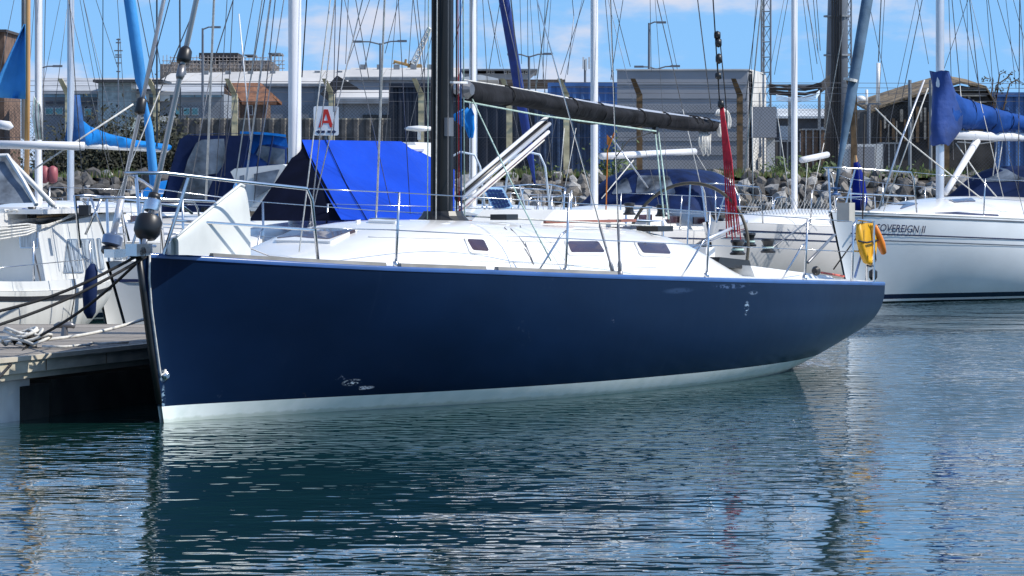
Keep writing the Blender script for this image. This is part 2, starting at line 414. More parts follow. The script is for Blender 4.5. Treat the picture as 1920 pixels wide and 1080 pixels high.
        MB().tube([p+V((.0, 0, .008)) for p in rows[-1]], .014, 6).build('hood_frame', STEEL, o)
        return o, bv
    def bag(s, name, pts, ra, rb, mat, n=14, seed=1, sag=.02, parent=None):   # a lumpy fabric bag along pts, ra=half width list, rb=half height list
        rnd = random.Random(seed); rows = []; K = 90; pts = [V(p) for p in pts]
        ph = [rnd.uniform(0, 6.28) for _ in range(8)]
        for i in range(K+1):
            u = i/K; k = u*(len(pts)-1); i0 = min(int(k), len(pts)-2); p = pts[i0].lerp(pts[i0+1], k-i0)
            a = ra[i0]+(ra[i0+1]-ra[i0])*(k-i0); b = rb[i0]+(rb[i0+1]-rb[i0])*(k-i0)
            r = []
            for j in range(n):
                t = 2*pi*j/n
                wob = 1+.09*sin(3*t+ph[0]+u*9)+.07*sin(2*t-u*23+ph[1])+.05*sin(5*t+u*41+ph[2])+.03*rnd.uniform(-1, 1)
                wob += .10*max(0, -sin(t)+.2)*sin(u*60+3*cos(t)+ph[4])*(.5+.5*sin(u*13+ph[5]))
                if sin(t) > .7: wob = 1
                zz = b*sin(t)*wob
                r.append(p+V((0, a*cos(t)*wob, zz-(sag*(1+sin(u*17+ph[3])) if sin(t) < -.3 else 0))))
            rows.append(r)
        mb = MB().grid(rows, close=True); mb.add(rows[0], [tuple(range(n-1, -1, -1))]); mb.add(rows[-1], [tuple(range(n))])
        return mb.build(name, mat, parent or s.root, smooth=True, edge=70)
def clamp(x, a, b): return max(a, min(b, x))

# ------------------------------------------------------------------ water, land
def water():
    m = bpy.data.materials.new('harbour_water'); m.use_nodes = True; nt = m.node_tree; N = nt.nodes; L = nt.links
    b = N['Principled BSDF']; b.inputs['Base Color'].default_value = (.005, .031, .028, 1); b.inputs['Roughness'].default_value = .012
    b.inputs['IOR'].default_value = 1.44
    tc = N.new('ShaderNodeTexCoord')
    def noise(scale, st, det=2, rot=0):
        mp = N.new('ShaderNodeMapping'); mp.inputs['Scale'].default_value = st; mp.inputs['Rotation'].default_value = (0, 0, rot)
        L.new(tc.outputs['Object'], mp.inputs['Vector'])
        n = N.new('ShaderNodeTexNoise'); n.inputs['Scale'].default_value = scale; n.inputs['Detail'].default_value = det; n.inputs['Roughness'].default_value = .5
        L.new(mp.outputs[0], n.inputs['Vector']); return n.outputs['Fac']
    def math_(op, a, c):
        k = N.new('ShaderNodeMath'); k.operation = op
        for i, x in enumerate((a, c)):
            if isinstance(x, (int, float)): k.inputs[i].default_value = x
            else: L.new(x, k.inputs[i])
        return k.outputs[0]
    big = noise(.8, (.8, 1.1, 1), 1, .3)
    mid = noise(3.2, (.85, 1.25, 1), 1, -.08)
    mid2 = noise(6.4, (.9, 1.2, 1), 0, .12)
    mid3 = noise(12, (1, 1.2, 1), 0, -.1)
    pat = noise(.16, (1, .55, 1), 2, .5); r = N.new('ShaderNodeMapRange'); r.inputs[1].default_value = .42; r.inputs[2].default_value = .60; r.inputs[3].default_value = .14; r.inputs[4].default_value = 1.10
    L.new(pat, r.inputs[0])
    h = math_('ADD', math_('MULTIPLY', mid, .036), math_('MULTIPLY', mid2, .024))
    h = math_('ADD', h, math_('MULTIPLY', mid3, .008))
    h = math_('ADD', math_('MULTIPLY', h, r.outputs[0]), math_('MULTIPLY', big, .022))
    bp = N.new('ShaderNodeBump'); bp.inputs['Strength'].default_value = 1; bp.inputs['Distance'].default_value = 1.0
    L.new(h, bp.inputs['Height']); L.new(bp.outputs[0], b.inputs['Normal'])
    mb = MB(); mb.add([(-1500, -400, 0), (1500, -400, 0), (1500, 86, 0), (-1500, 86, 0)], [(0, 1, 2, 3)])
    o = mb.build('water', m, None); o['kind'] = 'structure'
water()
LANDZ = 2.02
EARTH = M('gravelly_earth', (.05, .043, .035), .95, var=.3, sc_=3, bump=.02)
def land():
    mb = MB(); mb.add([(-3000, 83.6, LANDZ), (3000, 83.6, LANDZ), (3000, 5500, LANDZ), (-3000, 5500, LANDZ)], [(0, 1, 2, 3)])
    o = mb.build('ground', M('hardstanding', (.20, .19, .17), .9, var=.2, sc_=.5), None); o['kind'] = 'structure'
    mb = MB(); rows = []
    for i in range(61):
        x = -30+i
        rows.append([V((x, 77.0, -.6)), V((x, 78.6, .2)), V((x, 81.5, 1.35)), V((x, 83.4, 1.9)), V((x, 84.4, LANDZ+.006))])
    base = mb.grid(rows).build('rock_embankment', EARTH, None, smooth=True); base['kind'] = 'structure'; W[base] = Matrix.Identity(4)
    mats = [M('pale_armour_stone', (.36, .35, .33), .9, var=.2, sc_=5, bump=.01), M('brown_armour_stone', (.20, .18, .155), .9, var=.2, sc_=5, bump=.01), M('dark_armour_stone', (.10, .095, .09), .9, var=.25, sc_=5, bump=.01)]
    protos = []
    import bmesh
    for k in range(12):
        bm = bmesh.new(); bmesh.ops.create_icosphere(bm, subdivisions=1, radius=1)
        rn = random.Random(k)
        for v in bm.verts: v.co *= rn.uniform(.65, 1.15)
        me = bpy.data.meshes.new('rock'); bm.to_mesh(me); bm.free(); me.materials.append(mats[k % 3]); protos.append(me)
    rnd = random.Random(3); spots = []
    def slope_z(y): return interp([(77.0, -.6), (78.6, .2), (81.5, 1.35), (83.4, 1.9), (84.4, LANDZ)], y)
    for row in range(17):
        y = 78.9+row*.31
        for c in range(88):
            x = -14+c*.325+rnd.uniform(-.1, .1); spots.append((x, y+rnd.uniform(-.1, .1), rnd.uniform(.10, .25)))
    vis = []; rest = []
    for x, y, r in spots:
        px = 960+F*x/y; z = slope_z(y); py = HY-(z-EYE)*F/y
        ok = 330 < py < 425 and (850 < px < 1115 or 1270 < px < 1570 or 1640 < px < 1745)
        (vis if ok else rest).append((x, y, z, r))
    rnd.shuffle(vis); rest += vis[295:]; vis = vis[:295]
    for x, y, z, r in vis:
        o = bpy.data.objects.new('rock', rnd.choice(protos)); COL.objects.link(o); o.parent = base
        o.location = (x, y, z+r*.3); o.rotation_euler = (rnd.uniform(0, 6), rnd.uniform(0, 6), rnd.uniform(0, 6)); o.scale = (r*rnd.uniform(.8, 1.3), r*.8, r*rnd.uniform(.6, 1))
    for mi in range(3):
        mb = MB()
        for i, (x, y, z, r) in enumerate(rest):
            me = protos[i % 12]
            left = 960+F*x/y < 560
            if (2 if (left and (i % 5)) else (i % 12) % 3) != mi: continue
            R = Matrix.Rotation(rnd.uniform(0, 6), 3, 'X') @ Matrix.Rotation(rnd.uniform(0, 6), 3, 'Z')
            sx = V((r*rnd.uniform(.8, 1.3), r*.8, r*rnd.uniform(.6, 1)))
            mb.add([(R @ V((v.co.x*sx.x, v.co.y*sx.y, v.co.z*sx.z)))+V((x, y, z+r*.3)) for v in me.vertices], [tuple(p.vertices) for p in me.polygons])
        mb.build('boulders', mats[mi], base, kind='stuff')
land()
LEAF = M('green_leaves', (.07, .11, .03), .7, var=.35, sc_=3)
LEAFD = M('dark_bramble_leaves', (.028, .032, .015), .8, var=.4, sc_=3)
DRYG = M('dry_grass', (.22, .20, .07), .8, var=.3, sc_=3)
def tufts():
    rnd = random.Random(11); mb = MB(); mb2 = MB()
    for i in range(9000):
        x = rnd.uniform(-13, 13); y = rnd.uniform(83.2, 85.6); k = .5+.5*sin(x*1.3+1)+.3*sin(x*4.1)
        if rnd.random() > k: continue
        h = rnd.uniform(.06, .2)*(1.3 if k > .9 else 1); d = V((rnd.uniform(-.06, .06), rnd.uniform(-.06, .06), h)); b = V((x, y, LANDZ-.03))
        (mb if rnd.random() < .6 else mb2).add([b+V((-.018, 0, 0)), b+V((.018, 0, 0)), b+d], [(0, 1, 2)])
    o = mb.build('grass', M('green_grass', (.10, .16, .03), .8, var=.3), None); o['kind'] = 'stuff'
    o = mb2.build('dry_grass', DRYG, None); o['kind'] = 'stuff'
tufts()
def bush(px, Y, w_, h_, label, name='bush', mat=LEAFD, zb=None, n=500, group=None):
    rnd = random.Random(int(px)); mb = MB(); c = P(px, 330, Y); zb = LANDZ-.05 if zb is None else zb
    for i in range(n):
        a, b, e = rnd.gauss(0, .42), rnd.gauss(0, .42), abs(rnd.gauss(0, .5)); 
        p = V((c.x+a*w_, Y+b*w_*.5, zb+e*h_*(1-.3*abs(a)))); s_ = rnd.uniform(.03, .075)
        u = V((rnd.uniform(-1, 1), rnd.uniform(-1, 1), rnd.uniform(-1, 1))).normalized(); t = u.orthogonal().normalized()
        mb.add([p-u*s_, p+t*s_*.5, p+u*s_, p-t*s_*.5], [(0, 1, 2, 3)])
    for i in range(14):
        a = rnd.uniform(-.5, .5); mb.tube([V((c.x+a*w_*.4, Y, zb)), V((c.x+a*w_, Y, zb+h_*rnd.uniform(.5, 1.1)))], .008, 4)
    mb.lone(name, mat, label, 'bush', group)
# ------------------------------------------------------------------ background beyond the fence
def wall_box(name, label, cat, x0, x1, y0, Y, dep, mat, y1=None, group=None, z0=LANDZ):
    a = P(x0, y0, Y); b = P(x1, y0, Y)
    t = thing(name, label, cat, ((a.x+b.x)/2, Y+dep/2, z0), 0, group)
    MB().box(((a.x+b.x)/2, Y+dep/2, (a.z+z0)/2), (b.x-a.x, dep, a.z-z0)).build('wall', mat, t, world=True)
    return t
def win(t, x0, x1, y0, y1, Y, n=1, gap=3, mat=None, frame=WHITE2):
    wd = (x1-x0-gap*(n-1))/n
    for i in range(n):
        a = x0+i*(wd+gap)
        MB().bbox(a, a+wd, y0, y1, Y-.12, .2).build('window', frame, t, world=True)
        MB().bbox(a+1.2, a+wd-1.2, y0+1.2, y1-1.2, Y-.16, .1).build('pane', mat or GLASS, t, world=True)
def background():
    # equipment building in grey render
    Y = 92.; t = thing('equipment_building', 'flat grey windowless equipment building behind the chain link fence, mid right', 'building', (*P(1300, 330, Y+2).xy, LANDZ))
    a = P(1157, 132, Y); b = P(1402, 132, Y); wd = b.x-a.x; mid = (a.x+b.x)/2; zt = a.z
    SIDE = M('sunlit_side_panel', (.60, .59, .56), .8, var=.12, sc_=2)  # paler than the front wall: sunlight on the side put into the colour
    MB().prism([(a.x, Y, LANDZ), (b.x, Y, LANDZ), (b.x+.65, Y+3.6, LANDZ), (a.x+.65, Y+3.6, LANDZ)], (0, 0, zt-LANDZ)).build('wall', BUILDG, t, world=True)
    for k in range(7):
        z = LANDZ+.2+(zt-LANDZ-.2)*k/7
        MB().box((mid, Y-.012, z), (wd-.02, .02, .012)).build('panel_joint', GALV, t, world=True)
    MB().prism([(a.x-.03, Y-.04, zt), (b.x+.03, Y-.04, zt), (b.x+.70, Y+3.65, zt), (a.x+.6, Y+3.65, zt)], (0, 0, .035)).build('roof', SIDE, t, world=True)
    # right side of the building, sunlight put into its pale colour, and cabinet
    Y2 = 93.; t2 = thing('sunlit_side_wall', 'right side of the grey equipment building, pale with painted-in sunlight', 'building', (*P(1428, 330, Y2).xy, LANDZ))
    a = P(1404, 134, Y2); b = P(1453, 136, Y2)
    MB().prism([(a.x+.04, Y+.2, LANDZ), (b.x, Y2+3.2, LANDZ), (b.x-.4, Y2+5, LANDZ), (a.x+.75, Y2+5, LANDZ)], (0, 0, a.z-LANDZ)).build('wall', SIDE, t2, world=True)
    t3 = thing('meter_cabinet', 'dark grey wall cabinet standing in front of the pale side wall', 'cabinet', (*P(1432, 330, 91).xy, LANDZ))
    MB().bbox(1411, 1456, 200, 258, 90.6, .5).build('cabinet_body', BUILDG, t3, world=True)
    MB().bbox(1438, 1453, 258, 336, 90.8, .3).build('leg', SIDE, t3, world=True)
    # small white hut to the right of the monopole
    t4 = thing('white_hut', 'small white hut with grey door behind the fence right of the monopole', 'hut', (*P(1620, 330, 90).xy, LANDZ))
    MB().bbox(1582, 1655, 270, 336, 90, 1.5).build('wall', WHITE2, t4, world=True)
    MB().bbox(1592, 1640, 275, 336, 89.95, .04).build('door', BUILDG, t4, world=True)
    # monopole with cables and cable tray
    Y = 95.; c = P(1566, 330, Y); t = thing('telecom_monopole', 'thick grey telecom monopole with black cables running down it', 'mast', (c.x, Y, LANDZ))
    MB().tube([(c.x, Y, LANDZ), (P(1571, 0, Y).x, Y, 6.6), (P(1573, 0, Y).x, Y, 20)], [.33, .255, .16], 20).build('pole', GREYPOLE, t, smooth=True, world=True)
    for k in range(5):
        xo = -9+k*4.2
        MB().tube([P(1566+xo, 330, Y-.35), P(1569+xo, 120, Y-.35), P(1571+xo, -700, Y-.3)], .022, 5).build('cable', CABLE, t, world=True)
    for py in (32, 105, 250):
        MB().tube([P(1569, py, Y), P(1569, py-3, Y)], .34, 18).build('band', GALV, t, world=True)
    t = thing('cable_tray', 'black bundle of cables on a tray bridging from the equipment building to the monopole', 'cable tray', (*P(1500, 165, 94).xy, LANDZ))
    MB().bbox(1440, 1546, 158, 162, 94, .4).build('tray', GALV, t, world=True)
    for k in range(9):
        rnd = random.Random(k); y = 158+k*2.3
        MB().tube([P(1442, y, 93.8), P(1470, y+rnd.uniform(0, 5), 93.8), P(1510, y+rnd.uniform(1, 7), 93.8), P(1540, y-3+rnd.uniform(-2, 3), 93.8), P(1555, y-16, 94.5)], .022, 5).build('cable', CABLE, t, world=True)
    for x in (1478, 1534): MB().bbox(x, x+5, 158, 336, 94, .1).build('post', GALV, t, world=True)
    for k in range(4):
        MB().tube([P(1455, 178+k*3, 93.5), P(1490, 186+k*2, 93.5), P(1530, 176+k*3, 93.5), P(1548, 160, 94.3)], .012, 4).build('cable', M('pale_cable', (.5, .6, .7), .6), t, world=True)
    # lattice towers
    def lattice(x0, x1, Y, lab):
        t = thing('lattice_tower', lab, 'tower', (*P((x0+x1)/2, 330, Y).xy, LANDZ)); d = (x1-x0)/F*Y
        xs = [P(x0, 0, Y).x, P(x1, 0, Y).x]
        legs = [V((xs[0], Y, 0)), V((xs[1], Y, 0)), V((sum(xs)/2-.05, Y+d, 0))]
        for l in legs: MB().tube([(l.x, l.y, LANDZ), (l.x, l.y, 22)], .03, 5).build('leg', GALV, t, world=True)
        mb = MB(); z = LANDZ
        while z < 20:
            for i in range(3):
                p, q = legs[i], legs[(i+1) % 3]
                mb.tube([(p.x, p.y, z), (q.x, q.y, z)], .013, 4).tube([(p.x, p.y, z), (q.x, q.y, z+.45)], .011, 4)
            z += .45
        mb.build('bracing', GALV, t, world=True)
    lattice(1428, 1445, 110, 'slim three legged lattice tower above the grey equipment building')
    lattice(1586, 1596, 120, 'thin lattice tower just right of the thick grey monopole')
    # containers
    def container(x0, x1, y0, Y, dep, mat, lab, nrib=8, y1=None, z0=LANDZ):
        a = P(x0, y0, Y); b = P(x1, y0, Y); zt = a.z; zb = z0 if y1 is None else P(0, y1, Y).z
        t = thing('shipping_container', lab, 'container', ((a.x+b.x)/2, Y+dep/2, zb))
        rows = [[], []]; n = nrib*4; wd = b.x-a.x
        for i in range(n+1):
            k = i % 4; dy = .045 if k in (1, 2) else 0
            x = a.x+.06+(wd-.12)*i/n; rows[0].append(V((x, Y+dy, zb+.1))); rows[1].append(V((x, Y+dy, zt-.1)))
        MB().grid(rows).build('corrugated_side', mat, t, world=True)
        MB().box(((a.x+b.x)/2, Y+dep/2+.06, (zt+zb)/2), (wd-.02, dep-.02, zt-zb-.02)).build('container_body', mat, t, world=True)
        for x in (a.x, b.x): MB().box((x, Y, (zt+zb)/2), (.11, .12, zt-zb)).build('corner_post', mat, t, world=True)
        for z in (zb+.06, zt-.06): MB().box(((a.x+b.x)/2, Y, z), (wd, .10, .12)).build('side_rail', mat, t, world=True)
        return t
    container(733, 852, 156, 100, 2.4, DARKN, 'dark navy shipping container behind the mast, right of the A sign')
    container(852, 1008, 175, 108, 2.4, DARKN, 'dark navy container partly hidden under the black boom cover')
    container(1006, 1115, 186, 104, 2.4, M('faded_blue_container', (.03, .06, .13), .5, var=.3), 'faded blue container behind the fence below the boom cover')
    container(1030, 1156, 155, 125, 2.4, BLUEC, 'bright blue corrugated container showing above the boom cover', 8)
    container(1848, 1990, 173, 100, 2.4, BLUEC, 'blue container at the right edge behind the blue sail cover', 7)
    container(1770, 1850, 215, 112, 2.4, DARKN, 'dark container far right between the mound shed and the blue container', 5)
    # corrugated wall (sheet piles)
    Y = 90.; a = P(322, 224, Y); b = P(732, 224, Y); t = thing('sheet_pile_wall', 'low grey corrugated wall running behind the fence to the dark container', 'wall', ((a.x+b.x)/2, Y, LANDZ))
    n = 18; wd = (b.x-a.x)/n
    me = None
    for i in range(n):
        x = a.x+i*wd; pr = [(x, 0), (x+wd*.3, 0), (x+wd*.42, .06), (x+wd*.85, .06), (x+wd, 0)]
        q = [V((u, Y+d, 0)) for u, d in pr]; q2 = [V((u, Y+d+.1, 0)) for u, d in reversed(pr)]
        MB().prism([(p.x, p.y, LANDZ) for p in q+q2], (0, 0, a.z-LANDZ)).build('panel', M('dark_weathered_sheet', (.12, .115, .11), .9, var=.3, sc_=4), t, world=True)
        MB().prism([(p.x, p.y, a.z) for p in q+q2], (0, 0, .03)).build('panel_lit_top', CONC, t, world=True)  # pale caps put the wall's sunlit top edge into the colour
    # brick house
    Y = 300.; BR = M('dark_brick', (.16, .10, .07), .9, var=.3, sc_=1.5, bump=.01)
    RT = M('orange_brown_tiles', (.21, .095, .05), .85, var=.25, sc_=2.5, bump=.03)
    x0, x1 = P(397, 0, Y).x, P(510, 0, Y).x; g = P(427, 0, Y).x; ze = P(0, 194, Y).z; zr = P(0, 159, Y).z
    t = thing('brick_house', 'dark brick house with steep orange brown tiled roof', 'house', ((x0+x1)/2, Y, LANDZ))
    MB().box(((x0+x1)/2, Y+3, (ze+LANDZ)/2), (x1-x0-1.0, 6, ze-LANDZ)).build('wall', BR, t, world=True)
    MB().prism([(x0+.3, Y-.6, ze), (g+1.0, Y-.6, ze), (g-.4, Y-.6, zr-.1)], (0, .9, 0)).prism([(x0+.3, Y-.6, LANDZ), (g+1.0, Y-.6, LANDZ), (g+1.0, Y-.6, ze), (x0+.3, Y-.6, ze)], (0, .9, 0)).build('gable', BR, t, world=True)
    MB().slab([[V((g-.4, Y+3, zr)), V((x1-1.1, Y+3, zr))], [V((g+1.2, Y-.5, ze-.1)), V((x1+.4, Y-.5, ze-.1))]], (0, 0, .25)).slab([[V((g-.4, Y+3, zr)), V((x1-1.1, Y+3, zr))], [V((g, Y+6.5, ze)), V((x1+.4, Y+6.5, ze))]], (0, 0, .25)).build('roof', RT, t, world=True)
    win(t, 411, 418, 196, 213, Y-.6, 1, mat=M('pale_pane', (.25, .33, .36), .2)); win(t, 466, 474, 197, 216, Y)
    # long pale roofed warehouses
    WR = M('weathered_pale_roof', (.50, .49, .47), .8, var=.10, sc_=.4, stretch=(1, .2, 1)); WG = M('grey_cladding', (.24, .26, .29), .7, var=.12, sc_=.6)
    def shed(x0, x1, ye, yr, Y, dep, lab, roofm=WR, wallm=WG, vents=0, yr2=None):
        a = P(x0, ye, Y); b = P(x1, ye, Y); r = P(x0, yr, Y+dep*.5); r2 = P(x1, yr2 or yr, Y+dep*.5)
        t = thing('warehouse', lab, 'warehouse', ((a.x+b.x)/2, Y+dep/2, LANDZ))
        MB().box(((a.x+b.x)/2, Y+dep/2, (a.z+LANDZ)/2), (b.x-a.x, dep, a.z-LANDZ)).build('wall', wallm, t, world=True)
        nn = max(1, int((b.x-a.x)/2.2)) if (b.x-a.x) < 60 else 14
        for i in range(nn):
            u0, u1 = i/nn, (i+1)/nn-.004
            A = [V((lerp(a.x-.4, b.x+.4, u), Y-.3, a.z)) for u in (u0, u1)]; B_ = [V((lerp(a.x-.4, b.x+.4, u), Y+dep*.5, lerp(r.z, r2.z, u))) for u in (u0, u1)]
            C_ = [V((p.x, Y+dep+.3, a.z)) for p in A]
            MB().slab([A, B_, C_], (0, 0, .18)).build('roof_panel', roofm, t, world=True)
        for i in range(nn+1):
            x = lerp(a.x, b.x, i/nn); MB().box((x, Y-.06, (a.z+LANDZ)/2), (.14, .1, a.z-LANDZ)).build('downpipe', GALV, t, world=True)
            if i < nn and i % 2 == 0: MB().box((x+(b.x-a.x)/nn*.5, Y-.05, LANDZ+(a.z-LANDZ)*.55), ((b.x-a.x)/nn*.55, .1, (a.z-LANDZ)*.22)).build('window_band', GLASS, t, world=True)
        MB().box(((a.x+b.x)/2, Y-.35, a.z), (b.x-a.x+.8, .2, .22)).build('gutter', GALV, t, world=True)
        for i in range(vents):
            u = (i+.5)/vents; x = lerp(a.x, b.x, u); zz = lerp(a.z, r.z, .75)
            MB().box((x, Y+dep*.4, zz+.3), (.5, .5, .7)).build('vent', GALV, t, world=True)
        return t
    t = shed(300, 690, 160, 141, 330, 30, 'long warehouse with pale weathered roof behind the brick house', vents=9, yr2=133)
    t = shed(655, 850, 148, 131, 300, 26, 'grey clad warehouse with blue edged roof behind the dark container', wallm=M('blue_grey_cladding', (.26, .29, .34), .6, var=.08, sc_=.5), vents=6)
    t = shed(640, 740, 190, 176, 170, 10, 'low grey store with pale roof, right of the A sign', vents=0)
    MB().bbox(680, 735, 215, 224, 169.9, .2).build('opening', BLACK, t, world=True)
    a = [P(600, 176, 200), P(632, 141, 200), P(672, 165, 200), P(668, 186, 200), P(618, 192, 200)]
    MB().prism(a, (0, 8, 0)).lone('dark_shed', M('black_cladding', (.03, .03, .033), .8), 'black gabled shed end between the two pale roofed warehouses', 'shed')
    # long low glazed office at the left
    Y = 230.; t = wall_box('office_block', 'long low grey office with flat roof and glazed bands, left background', 'building', 76, 420, 176, Y, 12, WG)
    MB().slab([[P(72, 176, Y-.6), P(300, 176, Y-.6)], [P(72, 152, Y+12), P(300, 152, Y+12)]], (0, 0, .2)).build('roof', M('ribbed_grey_roof', (.38, .40, .42), .7, var=.12, sc_=.8), t, world=True)
    MB().slab([[P(300, 178, Y-.6), P(420, 178, Y-.6)], [P(300, 165, Y+12), P(420, 165, Y+12)]], (0, 0, .2)).build('roof', M('ribbed_grey_roof', (0, 0, 0)), t, world=True)
    BLP = M('pale_blue_panel', (.25, .45, .62), .4, var=.15); TEAL = M('teal_glass', (.16, .42, .45), .2, var=.3, sc_=1)
    for x in range(80, 400, 26): MB().bbox(x, x+24, 174, 182, Y-.1, .3).build('fascia_panel', BLP, t, world=True)
    for x in range(84, 300, 20): win(t, x, x+17, 188, 196, Y, 1, mat=GLASS, frame=GALV)
    win(t, 85, 118, 202, 215, Y, 2, mat=TEAL); win(t, 158, 172, 203, 218, Y, 1, mat=TEAL); win(t, 328, 372, 202, 216, Y, 3, mat=TEAL)
    for x0, x1, y0, y1 in ((183, 193, 186, 218), (240, 262, 173, 190), (268, 279, 176, 190), (300, 318, 176, 190), (236, 280, 219, 229), (300, 332, 217, 228)): MB().bbox(x0, x1, y0, y1, Y-.5, .2).build('white_panel', WHITE2, t, world=True)
    t = wall_box('roof_pavilion', 'glazed pavilion with dark overhanging flat roof above the long office', 'building', 184, 246, 153, 226, 3, M('pale_green_glazing', (.30, .38, .40), .3, var=.2), z0=LANDZ)
    MB().bbox(174, 305, 149, 154, 225, 6).build('roof', BLACK, t, world=True)
    # scaffolded tower block
    Y = 520.; t = thing('scaffolded_building', 'big round concrete building wrapped in scaffolding above the pale roofs', 'building', (*P(420, 330, Y).xy, LANDZ))
    SC = M('sheeted_concrete', (.22, .20, .19), .9, var=.4, sc_=.35)
    def wb(x0, x1, y0, mt=SC, dy=0): a = P(x0, y0, Y+dy); b = P(x1, y0, Y+dy); MB().box(((a.x+b.x)/2, Y+dy+6, (a.z+LANDZ)/2), (b.x-a.x, 12, a.z-LANDZ)).build('wall', mt, t, world=True)
    wb(300, 514, 120); wb(350, 505, 113, dy=2)
    MB().bbox(373, 446, 99, 110, Y, 12).build('roof', M('dark_roof_deck', (.05, .045, .045), .9), t, world=True)
    MB().bbox(380, 392, 107, 120, Y+1, 5).bbox(432, 438, 104, 120, Y+1, 3).build('stair_core', SC, t, world=True)
    MB().bbox(458, 476, 102, 104, Y, 8).bbox(503, 526, 99, 102, Y, 8).bbox(506, 509, 100, 122, Y, 1).build('platform', GALV, t, world=True)
    mb = MB(); rnd = random.Random(4)
    for x in range(306, 536, 7):
        top = 107+rnd.uniform(-5, 3) if x < 515 else 100
        if 373 < x < 446: top = 104
        mb.tube([P(x, 140, Y-1), P(x, top, Y-1)], .05, 4)
    for y in (108, 114, 121, 128, 134): mb.tube([P(318 if y < 112 else 304, y, Y-1), P(534 if y > 112 else 500, y, Y-1)], .05, 4)
    for x in range(306, 530, 14): mb.tube([P(x, 134, Y-1.1), P(x+14, 114, Y-1.1)], .04, 4)
    mb.build('scaffolding', M('pale_scaffold', (.32, .29, .27), .7), t, world=True, kind='stuff')
    for x in range(320, 510, 18): MB().bbox(x, x+15, 116+((x*7) % 5), 127, Y-.6, .2).build('sheet', M('tan_sheeting', (.42, .35, .30), .8, var=.3) if (x//18) % 2 else M('grey_sheeting', (.28, .27, .28), .8, var=.3), t, world=True)
    # flat topped modern block in the middle
    Y = 420.; t = thing('flat_roof_block', 'pale modern block with wide flat roof behind the furled blue sail', 'building', (*P(935, 330, Y).xy, LANDZ))
    a = P(868, 138, Y); b = P(985, 138, Y)
    MB().prism([(a.x, Y, LANDZ), (b.x, Y, LANDZ), (b.x, Y+15, LANDZ), (a.x, Y+15, LANDZ)], (0, 0, a.z-LANDZ)).build('wall', M('pale_render', (.42, .43, .45), .8, var=.05), t, world=True)
    MB().bbox(864, 1008, 129, 132, Y-2, 20).build('roof', GALV, t, world=True)
    MB().prism([P(985, 150, Y), P(985, 132, Y), P(1006, 132, Y)], (0, 14, 0)).build('canopy', M('pale_render', (0, 0, 0)), t, world=True)
    for x in (913, 945, 976): win(t, x, x+14, 133, 138, Y, 2, gap=2)
    MB().bbox(868, 1060, 149, 160, 380, 14).lone('low_terrace', M('dark_brown_roofs', (.12, .09, .07), .9, var=.3, sc_=.8), 'low dark roofed terrace below the pale flat roofed block', 'building')
    MB().prism([P(862, 146, 300), P(900, 140, 300), P(934, 147, 300), P(934, 150, 300), P(862, 150, 300)], (0, 12, 0)).lone('curved_roof', WHITE2, 'low white roof with blue edge left of the furled navy sail', 'roof')
    # brown chimney-like building on the far left
    t = wall_box('brown_tower_block', 'brown brick block at the left edge of the picture', 'building', -60, 8, 60, 240, 8, BR)
    MB().bbox(-64, 12, 55, 60, 239.5, 9).build('cornice', M('dark_roof_deck', (0, 0, 0)), t, world=True)
    # rubble mound shed at right
    Y = 96.; MD = M('rusty_mound', (.20, .15, .09), .95, var=.35, sc_=2, bump=.05)
    a = [P(1625, 336, Y), P(1640, 205, Y), P(1690, 192, Y), P(1740, 176, Y), P(1800, 160, Y), P(1846, 168, Y), P(1862, 200, Y), P(1866, 336, Y)]
    t = thing('earth_roofed_store', 'dark store with sagging brown roof behind the fence at right', 'shed', (*P(1745, 330, Y).xy, LANDZ))
    MB().prism(a, (0, 4, 0)).build('wall', M('dark_timber_cladding', (.05, .045, .04), .9, var=.4, sc_=2), t, world=True)
    top = [P(1632, 212, Y), P(1650, 203, Y), P(1690, 190, Y), P(1740, 174, Y), P(1800, 157, Y), P(1848, 166, Y), P(1866, 196, Y)]
    MB().slab([[p+V((0, -.15, 0)) for p in top], [p+V((0, 4.1, .3)) for p in top]], (0, 0, .06)).build('roof', MD, t, world=True)
    for k in range(26):
        rnd = random.Random(k+50); x = 1650+k*7.5; y0 = interp([(1640, 210), (1800, 165), (1860, 190)], x)+rnd.uniform(6, 30)
        MB().bbox(x, x+rnd.uniform(2, 6), y0, y0+rnd.uniform(15, 70), Y-.1, .08).build('plank', M('grey_board', (.30, .28, .24), .9, var=.3) if k % 3 else POSTB, t, world=True)
    for y in (168, 178, 190): MB().bbox(1790, 1850, y, y+2.5, Y-.12, .1).build('rail', M('grey_board', (0, 0, 0)), t, world=True)
    # boat-yard clutter behind the fence
    rnd = random.Random(21)
    for x, h, wd, Y, lab, k in ((96, 60, 36, 92, 'dark crate of yard gear behind the fence left of the leftmost cranked post', 0), (178, 46, 30, 93, 'rusty crate of yard gear behind the fence beside the bright blue boom cover', 1), (250, 52, 34, 94, 'dark crate of yard gear behind the fence between two cranked posts, left', 0),
            (1478, 70, 40, 93, 'dark crate of yard gear behind the fence left of the slim white mast at right', 0), (1526, 92, 40, 94, 'rusty crate of yard gear behind the fence left of the grey monopole', 1), (1668, 66, 34, 92, 'dark crate of yard gear behind the fence right of the white hut', 0)):
        t = thing('storage_crate', lab, 'crate', (*P(x, 330, Y).xy, LANDZ), 0, 'crates of yard gear behind the fence')
        mt = [M('dark_plastic', (.05, .05, .055), .8), M('rusty_steel', (.17, .10, .06), .9, var=.3)][k]
        MB().bbox(x-wd/2, x+wd/2, 336-h, 336, Y, .8).build('crate_body', mt, t, world=True)
        MB().bbox(x-wd/2-2, x+wd/2+2, 333-h, 336-h, Y-.05, .9).build('lid', GALV, t, world=True)
